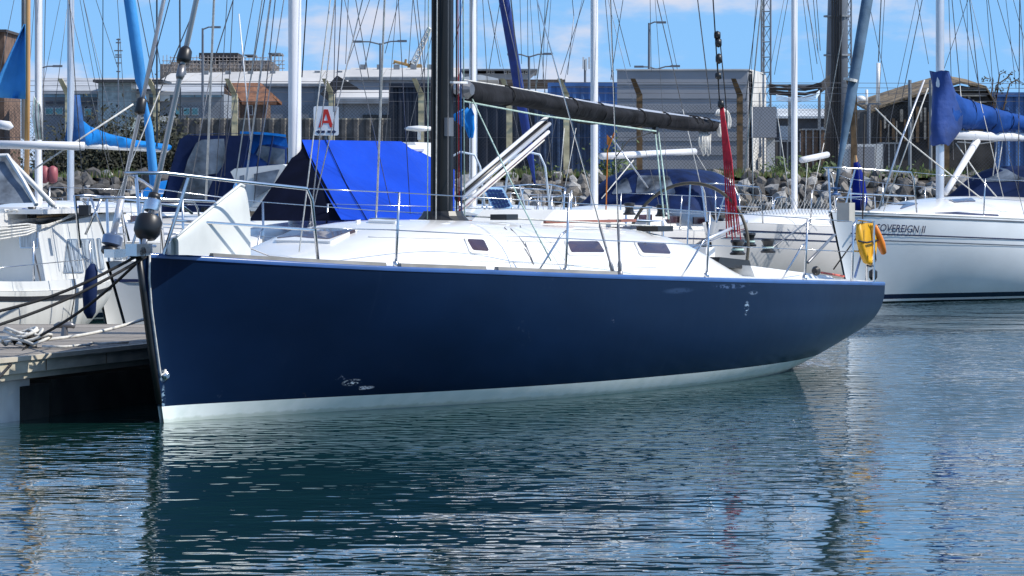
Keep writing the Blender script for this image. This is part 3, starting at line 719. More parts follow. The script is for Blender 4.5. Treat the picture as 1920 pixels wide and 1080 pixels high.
        for j in range(3): MB().bbox(x-wd/2+wd*(j+.3)/3, x-wd/2+wd*(j+.5)/3, 336-h, 336, Y-.05, .06).build('batten', GALV, t, world=True)
    # yard sheds filling the gap behind the monopole
    YD = M('dark_yard_cladding', (.09, .09, .10), .8, var=.4, sc_=1.2); YP = M('pale_yard_sheet', (.50, .53, .55), .7, var=.25, sc_=1)
    t = wall_box('yard_shed', 'dark low yard shed behind the fence between the grey equipment building and the monopole', 'shed', 1450, 1560, 222, 130, 5, YD)
    MB().slab([[P(1446, 222, 129.6), P(1564, 222, 129.6)], [P(1446, 208, 133), P(1564, 208, 133)]], (0, 0, .08)).build('roof', YP, t, world=True)
    for x, x2, y0, y1 in ((1462, 1484, 236, 262), (1500, 1530, 250, 284), (1536, 1556, 238, 300), (1456, 1476, 285, 305), (1486, 1540, 296, 300)): MB().bbox(x, x2, y0, y1, 129.8, .2).build('pale_sheet', YP, t, world=True)
    t = wall_box('yard_store', 'grey brown yard store behind the white hut, right of the monopole', 'shed', 1560, 1790, 206, 140, 5, M('brown_grey_cladding', (.15, .14, .13), .8, var=.4, sc_=1.2))
    for k in range(14): MB().bbox(1566+k*15, 1570+k*15, 212+(k*7) % 11, 330, 139.9, .1).build('cladding_batten', YP if k % 3 else YD, t, world=True)
background()
def lamp(px, y0, Y, arms, label, hh=8.):
    c = P(px, y0, Y); t = thing('street_lamp', label, 'street lamp', (c.x, Y, LANDZ), 0, 'street lamps beyond the boatyard')
    MB().tube([(c.x, Y, LANDZ), (c.x, Y, c.z)], [.08*Y/160, .045*Y/160], 8).build('pole', GREYPOLE, t, world=True)
    for ex, ey in arms:
        e = P(ex, ey, Y); MB().tube([c+V((0, 0, -.05)), (c+e)/2+V((0, 0, .03)), e], .035*Y/160, 6).build('arm', GREYPOLE, t, world=True)
        d = 1 if ex > px else -1; MB().box(e+V((d*.05*Y/160, 0, 0)), (.40*Y/160, .2, .09*Y/160)).build('lamp_head', GREYPOLE, t, world=True)
lamp(380, 53, 160, [(403, 51)], 'single armed street lamp in front of the scaffolded building')
lamp(713, 81, 160, [(672, 78), (752, 77)], 'double armed street lamp left of the black mast')
lamp(992, 105, 170, [(962, 102), (1026, 101)], 'double armed street lamp between the navy furled sail and the middle mast')
lamp(1217, 43, 150, [(1238, 42)], 'tall single armed street lamp above the grey equipment building')
lamp(1231, 128, 200, [(1200, 125), (1264, 124)], 'low double armed street lamp peeping over the grey equipment building')
lamp(72, 127, 170, [(106, 124)], 'street lamp at the far left beside the wooden spar')
def aerials():
    t = thing('yagi_aerial', 'thin aerial pole with several small yagi antennas, left background', 'aerial', (*P(221, 330, 180).xy, LANDZ))
    MB().tube([P(221, 346, 180), P(222, 72, 180)], .035, 5).build('pole', GREYPOLE, t, world=True)
    for y, a in ((74, 4), (80, 5), (95, 8), (103, 6), (107, -6), (118, 5), (134, 4)):
        MB().tube([P(222-a, y, 180), P(222+a, y, 180)], .03, 4).build('antenna', GREYPOLE, t, world=True)
    t = thing('cellular_antenna', 'cluster of white panel antennas on a post above the blue container', 'antenna', (*P(1097, 330, 140).xy, LANDZ))
    MB().tube([P(1097, 345, 140), P(1097, 112, 140)], .05, 6).build('pole', GREYPOLE, t, world=True)
    for x, y0 in ((1092, 107), (1097, 110), (1103, 107)): MB().bbox(x, x+3.4, y0, y0+22, 139.8, .12).build('panel', WHITE2, t, world=True)
    t = thing('collinear_antenna', 'tall white tube antenna cluster on a post right of the monopole', 'antenna', (*P(1635, 330, 92).xy, LANDZ))
    MB().tube([P(1629, 345, 92), P(1629, 196, 92)], .05, 6).build('post', GREYPOLE, t, world=True)
    MB().tube([P(1646, 192, 92), P(1647, 118, 92)], .05, 10).build('tube_antenna', WHITE, t, smooth=True, world=True)
    MB().tube([P(1625, 196, 92), P(1625, 168, 92)], .035, 10).build('tube_antenna', WHITE, t, smooth=True, world=True)
    MB().lathe(P(1614, 190, 92), [(.02, 0), (.13, .02), (.12, .1), (.05, .14)], 14).build('dome', WHITE, t, smooth=True, world=True)
    MB().bbox(1610, 1652, 193, 196, 92, .1).build('crossbar', GALV, t, world=True)
    # crane
    Y = 350.; t = thing('harbour_crane', 'distant yellow harbour crane with white lattice jib left of the black mast', 'crane', (*P(775, 330, Y).xy, LANDZ))
    YC = M('rusty_yellow', (.42, .26, .10), .8, var=.3, sc_=.6)
    MB().bbox(764, 790, 120, 134, Y, 4).bbox(768, 782, 114, 122, Y, 3).build('cab', YC, t, world=True)
    MB().bbox(770, 784, 130, 348, Y+1, 3).build('pedestal', YC, t, world=True)
    mb = MB(); a0, b0, a1, b1 = (771, 118), (780, 122), (803, 52), (808, 55)
    for k in range(9):
        u, v = k/8, (k+1)/8
        A = P(lerp(a0[0], a1[0], u), lerp(a0[1], a1[1], u), Y); B_ = P(lerp(b0[0], b1[0], u), lerp(b0[1], b1[1], u), Y)
        mb.tube([A, B_], .09, 4)
        if k < 8:
            A2 = P(lerp(a0[0], a1[0], v), lerp(a0[1], a1[1], v), Y); B2 = P(lerp(b0[0], b1[0], v), lerp(b0[1], b1[1], v), Y)
            mb.tube([A, A2], .11, 4).tube([B_, B2], .11, 4).tube([A, B2], .08, 4)
    mb.build('jib', WHITE2, t, world=True)
    MB().tube([P(766, 122, Y), P(738, 115, Y), P(738, 120, Y)], .15, 5).build('counter_jib', YC, t, world=True)
    MB().tube([P(760, 118, Y), P(761, 111, Y)], .12, 5).build('post', YC, t, world=True)
aerials()
def fence():
    Y = 88.; t = thing('chain_link_fence', 'long chain link security fence on cranked posts with barbed wire along the embankment top', 'fence', (0, Y, LANDZ))
    zt = P(0, 196, Y).z
    for x in (118, 283, 430, 612, 780, 945, 1052, 1195, 1383, 1597, 1770, 1935, -50):
        lit = x < 1100
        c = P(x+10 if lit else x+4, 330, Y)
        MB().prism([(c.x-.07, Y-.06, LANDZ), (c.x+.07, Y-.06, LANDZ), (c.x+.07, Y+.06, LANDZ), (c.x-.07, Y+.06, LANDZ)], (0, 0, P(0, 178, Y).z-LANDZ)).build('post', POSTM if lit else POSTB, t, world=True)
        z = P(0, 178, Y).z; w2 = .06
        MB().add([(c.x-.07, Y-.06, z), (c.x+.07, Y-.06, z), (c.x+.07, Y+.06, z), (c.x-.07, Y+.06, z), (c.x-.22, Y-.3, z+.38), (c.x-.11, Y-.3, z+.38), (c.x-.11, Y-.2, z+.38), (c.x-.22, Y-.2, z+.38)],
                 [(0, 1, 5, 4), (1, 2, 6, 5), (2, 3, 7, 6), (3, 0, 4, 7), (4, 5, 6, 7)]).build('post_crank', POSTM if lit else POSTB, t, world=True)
    for y, dy in ((151, -.24), (160, -.17), (171, -.1)):
        MB().tube([P(-200, y, Y+dy), P(2100, y+6, Y+dy)], .006, 4).build('barbed_wire', DSTEEL, t, world=True)
    for x in (1706, 1745): MB().tube([P(x, 345, Y), P(x, 150, Y)], .045, 6).build('post', GALV, t, world=True)
    for y in (190, 258, 328): MB().tube([P(-200, y, Y), P(2100, y, Y)], .005, 4).build('strain_wire', DSTEEL, t, world=True)
    xa, xb = P(-60, 0, Y).x, P(1980, 0, Y).x; h = zt-LANDZ; mb = MB(); x = xa-h; st = .085
    while x < xb:
        mb.tube([(x, Y, LANDZ), (x+h, Y, zt)], .0032, 3, cap=False).tube([(x+h, Y+.006, LANDZ), (x, Y+.006, zt)], .0032, 3, cap=False); x += st
    mb.build('chain_link', M('dull_mesh_wire', (.07, .075, .08), .7, .3), t, world=True, kind='stuff')
fence()
def sign():
    Y = 80.; c = P(611, 226, Y); t = thing('berth_sign', 'white square sign with a red letter A and two arrows', 'sign', (c.x, Y, P(0, 395, Y).z))
    MB().tube([P(611, 420, Y+.05), P(611, 200, Y+.05)], .03, 8).build('post', GALV, t, world=True)
    pts = [P(x, y, Y) for x, y in rpoly([(588, 199), (635, 199), (635, 254), (588, 254)], 4)]
    MB().prism(pts, (0, .02, 0)).build('board', M('white_sign_face', (.86, .86, .88), .4, var=.03), t, world=True)
    A = [(597, 239), (607, 205), (615, 205), (625, 239), (618.5, 239), (616, 230), (606, 230), (603.5, 239)]
    y0 = Y-.006
    mb = MB(); # letter A as strokes
    mb.prism([P(*q, y0) for q in [(597, 239), (607, 205), (611, 205), (611, 213), (603.5, 239)]], (0, .004, 0))
    mb.prism([P(*q, y0) for q in [(611, 205), (615, 205), (625, 239), (618.5, 239), (611, 213)]], (0, .004, 0))
    mb.prism([P(*q, y0-.001) for q in [(604.5, 226), (617.5, 226), (619, 231), (603, 231)]], (0, .004, 0))
    mb.build('letter', RED, t, world=True)
    for sg, xt in ((-1, 592), (1, 631)):
        mb = MB().prism([P(xt, 247, y0), P(xt-sg*6, 243, y0), P(xt-sg*6, 251, y0)], (0, .004, 0)).prism([P(xt-sg*5, 244.7, y0-.001), P(xt-sg*17, 244.7, y0-.001), P(xt-sg*17, 249.3, y0-.001), P(xt-sg*5, 249.3, y0-.001)], (0, .004, 0))
        mb.build('arrow', M('navy_print', (.01, .02, .08), .5), t, world=True)
sign()
for px, Y, w_, h_, lab, mt in ((165, 84.6, 1.5, 1.25, 'dark bramble bush behind the blue covered boom, left', LEAFD), (235, 84.8, 1.4, 1.3, 'dark bramble bush under the end of the bright blue sail cover', LEAFD), (305, 84.8, 1.1, 1.3, 'dark bramble bush at the left end of the corrugated wall', LEAFD),
        (90, 86, .9, .7, 'low dark bush behind the leftmost white mast', LEAFD), (1140, 86, .7, .8, 'green leafy bush beside the middle mast in front of the grey building', LEAF), (1475, 85.6, .8, .45, 'bright green weeds growing right of the grey equipment building', LEAF), (1545, 86, .5, .4, 'green weeds at the foot of the thick grey monopole', LEAF),
        (1700, 86, .9, .25, 'low yellow green weeds behind the pulpit of the right hand yacht', LEAF), (1005, 86, .5, .3, 'small tuft of weeds on the rocks behind the tubular stern arch', LEAF)):
    bush(px, Y, w_, h_, lab, mat=mt, n=2600 if h_ > .9 else 400)
def briar():
    rnd = random.Random(5); c = P(1880, 330, 99); t = thing('briar', 'thin leafy branches sprouting over the blue container at the right edge', 'plant', (c.x, 99, LANDZ))
    mb = MB(); lf = MB()
    for pts in ([(1850, 190), (1868, 160), (1890, 145), (1898, 133)], [(1852, 180), (1872, 165), (1882, 175)], [(1850, 185), (1862, 150), (1848, 146), (1842, 151)], [(1860, 170), (1874, 140), (1886, 133)], [(1875, 160), (1893, 158), (1905, 150), (1918, 155)]):
        w3 = [P(x, y, 99) for x, y in pts]; w3[0].z = w3[0].z-1
        mb.tube(w3, [.02]*(len(w3)-1)+[.006], 5)
        for i in range(len(w3)-1):
            for k in range(9):
                p = w3[i].lerp(w3[i+1], rnd.random())+V((rnd.uniform(-.08, .08), rnd.uniform(-.1, .1), rnd.uniform(-.06, .06)))
                u = V((rnd.uniform(-1, 1), rnd.uniform(-1, 1), rnd.uniform(-1, 1))).normalized()*rnd.uniform(.03, .07); q = u.orthogonal().normalized()*.025
                lf.add([p-u, p+q, p+u, p-q], [(0, 1, 2, 3)])
    mb.build('stem', POSTB, t, world=True); lf.build('leaves', LEAFD, t, world=True)
briar()

# ------------------------------------------------------------------ the blue racing yacht
BX, BY, BH = (262-960)/F*28, 28.0, 63.0
sheer_px = [(262, 475), (300, 479), (480, 488), (650, 498), (800, 503), (1000, 511), (1200, 518), (1400, 524), (1650, 530)]
bt = [(0, 0), (.083, .56), (.167, .98), (.25, 1.28), (.333, 1.48), (.417, 1.62), (.5, 1.7), (.583, 1.75), (.667, 1.75), (.75, 1.7), (.833, 1.6), (.917, 1.47), (1, 1.32)]
zt = []
for u, b in bt:
    x = u*12; wx = BX+cos(radians(BH))*x+sin(radians(BH))*b; wy = BY+sin(radians(BH))*x-cos(radians(BH))*b; s_ = F/wy
    zt.append((u, EYE-(smooth_interp(sheer_px, 960+s_*wx)-HY)/s_))
def blue_hull_mat():
    m = bpy.data.materials.new('navy_blue_topsides'); m.use_nodes = True; nt = m.node_tree; N = nt.nodes; L = nt.links
    b = N['Principled BSDF']; b.inputs['Roughness'].default_value = .28; b.inputs['Specular IOR Level'].default_value = .15
    tc = N.new('ShaderNodeTexCoord'); sp = N.new('ShaderNodeSeparateXYZ'); L.new(tc.outputs['Object'], sp.inputs[0])
    def mp(st):
        k = N.new('ShaderNodeMapping'); k.inputs['Scale'].default_value = st; L.new(tc.outputs['Object'], k.inputs[0]); return k.outputs[0]
    def noise(v, s_, d=5, r=.5):
        n = N.new('ShaderNodeTexNoise'); n.inputs['Scale'].default_value = s_; n.inputs['Detail'].default_value = d; n.inputs['Roughness'].default_value = r; L.new(v, n.inputs['Vector']); return n.outputs['Fac']
    def mr(x, a, c, lo=0, hi=1):
        r = N.new('ShaderNodeMapRange'); r.inputs[1].default_value = a; r.inputs[2].default_value = c; r.inputs[3].default_value = lo; r.inputs[4].default_value = hi; L.new(x, r.inputs[0]); return r.outputs[0]
    def ma(op, a, c):
        k = N.new('ShaderNodeMath'); k.operation = op
        for i, x in enumerate((a, c)):
            if isinstance(x, (int, float)): k.inputs[i].default_value = x
            else: L.new(x, k.inputs[i])
        return k.outputs[0]
    def mix(f, a, c):
        k = N.new('ShaderNodeMix'); k.data_type = 'RGBA'; L.new(f, k.inputs['Factor'])
        for nm, x in (('A', a), ('B', c)):
            if isinstance(x, tuple): k.inputs[nm].default_value = (*x, 1)
            else: L.new(x, k.inputs[nm])
        return k.outputs['Result']
    base = mix(mr(noise(mp((.6, 1, 1.5)), 1.2), .35, .65), (.0019, .0098, .033), (.0028, .0132, .044))
    # faint vertical run marks and scattered small scuffs
    streak = mr(noise(mp((9, 1, .25)), 1.5, 3), .66, .80, 0, .07)
    base = mix(streak, base, (.06, .09, .16))
    sc1 = ma('MULTIPLY', mr(noise(mp((1, 1, 1)), 26, 4, .6), .60, .66), mr(noise(mp((1, 1, 1)), 1.7, 2), .68, .76, 0, .10))
    base = mix(sc1, base, (.16, .22, .32))
    def spot(x, z, rx, rz, th, colr, k=1.0):
        nonlocal base
        dx = ma('DIVIDE', ma('SUBTRACT', sp.outputs[0], x), rx); dz = ma('DIVIDE', ma('SUBTRACT', sp.outputs[2], z), rz)
        d = ma('ADD', ma('MULTIPLY', dx, dx), ma('MULTIPLY', dz, dz))
        f = ma('MULTIPLY', mr(d, 1, .2, 0, 1), k); f = ma('MULTIPLY', f, mr(noise(mp((.55, 1, 1.6)), 26, 5, .62), th, th+.04)); base = mix(f, base, colr)
    for x, z, rx, rz, th, c, k in scuffs: spot(x, z, rx, rz, th, c, k)
    low = ma('LESS_THAN', sp.outputs[2], .125)
    wn = mix(mr(noise(mp((2, 1, 3)), 3), .4, .7), (.76, .82, .79), (.66, .74, .70))
    slime = mr(ma('SUBTRACT', sp.outputs[2], ma('MULTIPLY', noise(mp((3, 3, 3)), 4), .04)), .0, .018, .35, 0)
    wn = mix(slime, wn, (.22, .28, .18))
    L.new(mix(low, base, wn), b.inputs['Base Color'])
    bp = N.new('ShaderNodeBump'); bp.inputs['Strength'].default_value = 1; bp.inputs['Distance'].default_value = .004
    L.new(noise(mp((1, 1, 1)), 2.2, 2), bp.inputs['Height']); L.new(bp.outputs[0], b.inputs['Normal'])
    return m
B1 = Boat('racing_yacht', 'navy blue racing yacht with black mast and white coachroof in the foreground', 'yacht', BX, BY, BH, 12.0, 2.0, 1.29, .81, rake=.31, zs_tab=zt, bs_tab=bt)
scuffs = []
B1.zk_tab = [(0, -.14), (.1, -.32), (.4, -.48), (.6, -.45), (.75, -.33), (.84, -.20), (.92, -.06), (1, .10)]
B1.hull(WHITE, DECK, 60, 30)
for px, py, rx, rz, th, c, k in ((660, 717, .10, .030, .47, (.7, .75, .8), 1), (684, 727, .10, .018, .47, (.7, .72, .78), 1), (640, 708, .06, .03, .56, (.3, .35, .45), .7), (1412, 549, .12, .022, .46, (.22, .30, .42), .45), (1400, 578, .06, .07, .48, (.3, .42, .55), .8),
        (1272, 545, .30, .030, .40, (.03, .06, .13), .5), (306, 705, .05, .05, .44, (.3, .42, .5), .8), (299, 745, .03, .10, .48, (.25, .38, .5), .8), (1370, 537, .5, .025, .5, (.08, .13, .25), .6), (1150, 600, .03, .03, .5, (.2, .25, .35), .5)):
    p_, n_ = B1.hit(B1.hull_bvh, px, py)
    if p_ is not None: scuffs.append((p_.x, p_.z, rx, rz, th, c, k))
B1.hull_o.data.materials[0] = blue_hull_mat()
def blue_yacht():
    b = B1; R = b.root
    # toe rail of weathered teak on the forward part, moulded edge aft
    for sd_ in (-1, 1):
        for x0, x1 in ((.55, 2.05), (2.2, 3.15), (3.3, 5.0)):
            rows = []
            for i in range(13):
                x = lerp(x0, x1, i/12); bb = b.bs(x); z = b.zs(x)
                rows.append([V((x, sd_*(bb-.006), z+.0)), V((x, sd_*(bb-.010), z+.036)), V((x, sd_*(bb-.045), z+.036)), V((x, sd_*(bb-.05), z))])
            MB().grid(rows).add(rows[0], [(0, 1, 2, 3)]).add(rows[-1], [(3, 2, 1, 0)]).build('toe_rail', TOERAIL, R)
        rows = []
        for i in range(41):
            x = lerp(.06, 11.98, i/40); bb = b.bs(x); z = b.zs(x)
            rows.append([V((x, sd_*(bb+.006), z-.028)), V((x, sd_*(bb+.009), z-.008)), V((x, sd_*(bb+.004), z+.006)), V((x, sd_*max(0, bb-.018), z+.010))])
        MB().grid(rows).build('gunwale_strip', M('edge_reflection_blue', (.03, .09, .27), .3, coat=.3, var=.1), R, smooth=True)  # brighter blue puts the rounded edge's reflection into the colour
    # coachroof
    tab = [(1.55, .30, .0), (2.1, .62, .07), (2.7, .86, .20), (3.2, .98, .31), (3.8, 1.06, .385), (4.8, 1.14, .42), (6.0, 1.18, .43), (7.2, 1.16, .44), (8.1, 1.12, .41), (8.5, 1.10, .33), (9.0, 1.08, .16), (9.35, 1.06, .02)]
    o, bv = b.roof(tab, WHITE, ex=3.6)
    # aft fairings of the coachroof (coamings) and cockpit coamings
    for sd_ in (-1, 1):
        rows = []
        for i in range(9):
            u = i/8; x = lerp(9.3, 11.6, u); h = lerp(.14, .06, u); bo = lerp(1.05, .95, u); z = b.zs(x)
            rows.append([V((x, sd_*bo, z)), V((x, sd_*(bo-.06), z+h)), V((x, sd_*(bo-.36), z+h+.02)), V((x, sd_*(bo-.42), z))])
        MB().grid(rows).add(rows[-1], [(0, 1, 2, 3)]).add(rows[0], [(3, 2, 1, 0)]).build('cockpit_seat', WHITE, R, smooth=True, edge=50)
    MB().box((7.98, 0, b.zs(7.98)+.475), (.42, .6, .03)).build('companionway_hatch', GLASS, R)
    # sliding hatch garage on the roof
    zr = b.zs(6.9)+.50
    MB().prism([(6.0, -.36, zr-.02), (6.3, -.36, zr+.12), (7.75, -.36, zr+.11), (7.75, -.36, zr-.05)], (0, .72, 0)).build('hatch_garage', DECK, R)
    for yy in (-.44, .44): MB().box((6.9, yy, zr+.01), (1.9, .025, .025)).build('hatch_rail', M('red_brown_rail', (.30, .12, .09), .5), R)
    # foredeck and roof hatches
    for c, lab in (([(515, 455), (549, 431), (672, 431), (622, 457)], 'large tinted skylight on the sloping front of the coachroof'), ([(617, 417), (650, 406), (703, 405), (672, 418)], None), ([(688, 418), (714, 407), (768, 406), (744, 420)], None)):
        b.patch(bv, c, 5, .022, 'deck_hatch', WHITE, inset=4, imat=GLASS, iname='hatch_pane', lab=lab)
    # side portlights
    for c, lab in (([(869, 446), (910, 447), (920, 478), (880, 476)], 'small portlight with rounded white frame'), ([(1057, 450), (1125, 450), (1137, 480), (1064, 480)], None), ([(1187, 452), (1251, 454), (1261, 483), (1199, 481)], None)):
        b.patch(bv, c, 7, .014, 'portlight', WHITE, inset=5, imat=GLASS, iname='pane', lab=lab)
    # mast, spreaders, white band, rigging
    mx = 4.85; zb = b.zs(mx)+.44
    rows = []; N = 16
    for z in (zb, 8, 13.2, 16.5):
        k = 1 if z < 12 else .75
        rows.append([V((mx+.155*k*cos(2*pi*j/N), .066*k*sin(2*pi*j/N)*(1.15 if cos(2*pi*j/N) < 0 else .9), z)) for j in range(N)])
    m = MB().grid(rows, close=True).add(rows[-1], [tuple(range(N))]).build('mast', CARBON, R, smooth=True, edge=60)
    MB().tube([(mx+.165, 0, zb+.3), (mx+.165, 0, 16)], .016, 5).build('mast_track', BLACK, m)
    MB().tube([b.near(849, 157, 32.4), b.near(849, 153, 32.4)], .13, 12).build('mast_band', WHITE, m)
    MB().lathe((mx, 0, zb-.02), [(.24, 0), (.24, .03), (.19, .08), (.17, .12)], 16).build('mast_collar', BLACK, m)
    MB().box((mx-.03, -.075, EYE+(349-238)/216), (.12, .03, .16)).build('halyard_lock', DSTEEL, m)
    for z in (6.2, 10.2):
        for sd_ in (-1, 1): MB().tube([(mx, 0, z), (mx+.75, sd_*1.15, z+.06)], [.05, .025], 8, flat=.4).build('spreader', CARBON, m)
    for dx, dy, mt, r in ((-.19, -.05, ROPEW, .006), (-.18, .04, ROPEG, .005), (.20, -.06, ROPEB, .007), (.23, -.02, ROPER, .005), (.21, .06, ROPEW, .006), (-.10, -.11, DSTEEL, .006), (.06, -.10, ROPEK, .007), (.27, -.05, ROPEG, .006), (-.22, -.02, ROPEK, .006)):
        b.line('halyard', [V((mx+dx*1.15, dy, zb+.03)), V((mx+dx, dy, 4.5)), V((mx+dx*.6, dy*.5, 16.2))], r, mt)
    zc = b.zs(5.15)
    cp = V((5.15, -1.56, zc)); cq = V((5.15, 1.56, zc))
    for q, sg in ((cp, -1), (cq, 1)):
        b.line('shroud', [q, V((mx+.75, sg*1.15, 6.26)), V((mx+.75, sg*1.1, 10.26)), V((mx, 0, 13.3))], .0062, STEEL)
        b.line('shroud', [q+V((-.12, 0, 0)), V((mx, sg*.05, 6.2))], .006, STEEL)
        for e, tgt in ((V((0, 0, 0)), V((mx+.75, sg*1.15, 6.26))), (V((-.12, 0, 0)), V((mx, sg*.05, 6.2)))):
            a = q+e; d = (tgt-a).normalized()
            MB().tube([a, a+d*.10, a+d*.13, a+d*.44, a+d*.46], [.016, .020, .011, .013, .007], 7).tube([a+V((0, 0, -.02)), a+V((0, 0, .04))], .028, 8).build('turnbuckle', DSTEEL, R, smooth=True)
    # forestay with furling gear
    f0 = V((.06, 0, 1.36)); fm = V((mx-.15, 0, 13.05))
    b.line('forestay', [f0, fm], .021, ALU, 10)
    b.line('spare_halyard', [V((mx-.3, 0, 13.0)), V((.9, -.2, b.zs(.9)+.06))], .005, ROPEW)
    u = (fm-f0).normalized()
    MB().lathe(f0+u*.04, [(.04, 0), (.075, .015), (.102, .06), (.104, .15), (.085, .185), (.045, .20)], 18, u).build('furler_drum', BLACK, R, smooth=True, edge=40)
    MB().lathe(f0+u*.27, [(.055, 0), (.06, .02), (.06, .085), (.045, .10)], 16, u).build('furler_collar', STEEL, R, smooth=True, edge=40)
    MB().lathe(f0+u*.35, [(.03, 0), (.05, .02), (.045, .06)], 12, u).build('furler_swivel', BLACK, R, smooth=True)
    s1 = (b.near(332, 132, 28.9)-f0).dot(u)
    MB().lathe(f0+u*(s1-.06), [(.05, 0), (.058, .03), (.052, .10), (.03, .13)], 14, u).build('halyard_swivel', BLACK, R, smooth=True)
    MB().lathe(f0+u*(s1-.20), [(.024, 0), (.034, .03), (.03, .12)], 12, u).build('swivel_shackle', DSTEEL, R, smooth=True)
    # stem fitting, anchor roller, bobstay hose
    MB().box((-.01, 0, 1.32), (.22, .10, .09)).build('stem_fitting', STEEL, R)
    MB().tube([(-.03, -.05, 1.30), (-.03, .05, 1.30)], .045, 10).build('anchor_roller', BLACK, R)
    for q in ((.28, -.13), (.32, .13)): MB().tube([(q[0]-.1, q[1], b.zs(.3)+.07), (q[0]+.1, q[1], b.zs(.3)+.07)], .013, 6).box((q[0], q[1], b.zs(.3)+.035), (.05, .025, .06)).build('cleat', STEEL, R)
    st = []
    for i, (px, py) in enumerate(((278, 478), (277, 520), (279, 580), (283, 640), (289, 695), (297, 704), (304, 700), (308, 692))): 
        p, n = b.hit(b.hull_bvh, max(px, 268+(py-478)*.13), py); st.append((p+n*.018) if p is not None else b.at(px, py, .06))
    b.line('bow_hose', st, .009, ROPEW, 6)
    p, n = b.hit(b.hull_bvh, 310, 704)
    MB().lathe(p, [(.03, 0), (.035, .015), (.018, .03)], 12, n).build('bow_eye', STEEL, R)
    MB().tube([(-.012, 0, 1.27), (.05, 0, 1.0), (.16, 0, .55), (.27, 0, .15)], .026, 8).build('stem_guard', BLACK, R, smooth=True)
    # pulpit, stanchions, lifelines, pushpit
    b.pulpit(1.42, .585)
    xs = []
    for px, py in ((743, 503), (1060, 514), (1325, 525), (1508, 530)):
        best = min((abs(px-(960+F*(b.Wm @ V((x/50, -(b.bs(x/50)-.06), 1))).x/(b.Wm @ V((x/50, -(b.bs(x/50)-.06), 1))).y)), x/50) for x in range(50, 590)); xs.append(best[1])
    b.rails(xs, .60)
    for sd_ in (-1, 1):
        for k, hh in ((1, .585), (.5, .28)):
            b.line('lifeline', [V((1.42-.1*k, sd_*(b.bs(1.42)-.05), b.zs(1.42)+hh)), V((xs[0]+.02, sd_*(b.bs(xs[0])-.036), b.zs(xs[0])+.595*k))], .0048, STEEL)
            b.line('lifeline', [V((xs[-1]+.02, sd_*(b.bs(xs[-1])-.036), b.zs(xs[-1])+.595*k)), V((10.75, sd_*(b.bs(10.75)-.05), b.zs(10.75)+.6*k))], .0048, STEEL)
        # braces
        for x in xs[1:]: MB().tube([V((x-.33, sd_*(b.bs(x)-.16), b.zs(x)+.01)), V((x-.07, sd_*(b.bs(x)-.06), b.zs(x)+.33)), V((x, sd_*(b.bs(x)-.05), b.zs(x)+.36))], .009, 6).build('stanchion_brace', STEEL, R, smooth=True)
    b.pushpit(10.75, .62)
    # boom and its bag
    gz = 2.66; e0 = V((mx+.25, 0, gz)); e1 = b.at(1352, 236, 0)
    bm = MB().tube([e0, e1], .048, 10, flat=1.2).build('boom', ALU, R, smooth=True)
    top = [(868, 152), (960, 166), (1050, 183), (1140, 199), (1230, 212), (1310, 222), (1343, 228)]; bot = [(868, 184), (960, 197), (1050, 212), (1120, 232), (1180, 236), (1260, 243), (1343, 246)]
    pts = []; ra = []; rb = []
    for (x0, y0), (x1, y1) in zip(top, bot):
        p = b.at(x0, (y0+y1)/2, 0); q = b.at(x0, y0, 0); q2 = b.at(x0, y1, 0); pts.append(p); rb.append((q.z-q2.z)/2+.004); ra.append(.115)
    ra[-1] = .07
    bag = b.bag('sail_cover', pts, ra, rb, CANVAS, n=22, seed=4, sag=.012)
    for px in (946, 1065, 1118, 1192, 1240, 1290, 1300, 1318):
        k = interp([(868, 0), (960, 1), (1050, 2), (1140, 3), (1230, 4), (1310, 5), (1343, 6)], px); i0 = min(int(k), 5); p = pts[i0].lerp(pts[i0+1], k-i0); hb = lerp(rb[i0], rb[i0+1], k-i0)
        MB().tube([p+V((.03*cos(t), .124*cos(t), (hb+.012)*sin(t))) for t in [2*pi*j/16 for j in range(16)]], .007, 5, closed=True).build('sail_tie', ROPEK, bag)
    # pale line added along the cover top to imitate its sunlit edge
    MB().tube([p+V((0, 0, r+.006)) for p, r in zip(pts, rb)], .007, 5).build('cover_piping', ROPEW, bag)
    MB().lathe(b.at(876, 168, .06), [(.08, -.05), (.085, 0), (.05, .05)], 14, (0, -1, 0)).build('gooseneck', DSTEEL, R)
    # coil of rope on boom end, outhaul
    c = b.at(1340, 228, .06)
    for k in range(7):
        b.line('rope_coil', [c+V((.0+.012*k, -.02*(k % 3), .0))+V((0.10*cos(a)*(1+.06*k)+.04, -.03, .115*sin(a)*(1+.05*sin(k)))) for a in [pi*j/9-.6 for j in range(10)]], .014, ROPEW, 6)
    MB().lathe(b.at(1352, 244, .08), [(.065, -.02), (.07, 0), (.065, .02)], 14, (0, -1, 0)).build('sheave', ROPEW, R)
    for k in range(6):
        x0 = 1312+k*3; l = 30+8*(k % 3)
        b.line('rope_tail', [b.at(x0, 246, .03), b.at(x0-2, 246+l*.6, .03), b.at(x0+1, 246+l, .03), b.at(x0+4, 246+l-4, .03), b.at(x0+5, 250, .03)], .008, ROPEW, 5)
    # vang: twin pale struts with dark centre
    for dy, dz, mt, r in ((-.035, .075, MASTW, .017), (0, 0, BLACK, .034), (-.045, 0, ALU, .020), (-.035, -.075, MASTW, .017), (.0, -.12, ROPER, .007), (.01, -.15, ROPEW, .007)):
        b.line('vang_strut', [b.at(858, 372, 0)+V((0, dy, dz)), b.at(1022, 232, 0)+V((0, dy, dz))], r, mt, 8)
    b.line('reef_line', [b.at(870, 190, .08), b.at(1010, 216, .08), b.at(1230, 246, .08)], .008, ROPEG)
    b.line('reef_line', [b.at(885, 185, .08), b.near(978, 383, 31.3), b.near(1033, 489, 31.0)], .007, ROPEG)
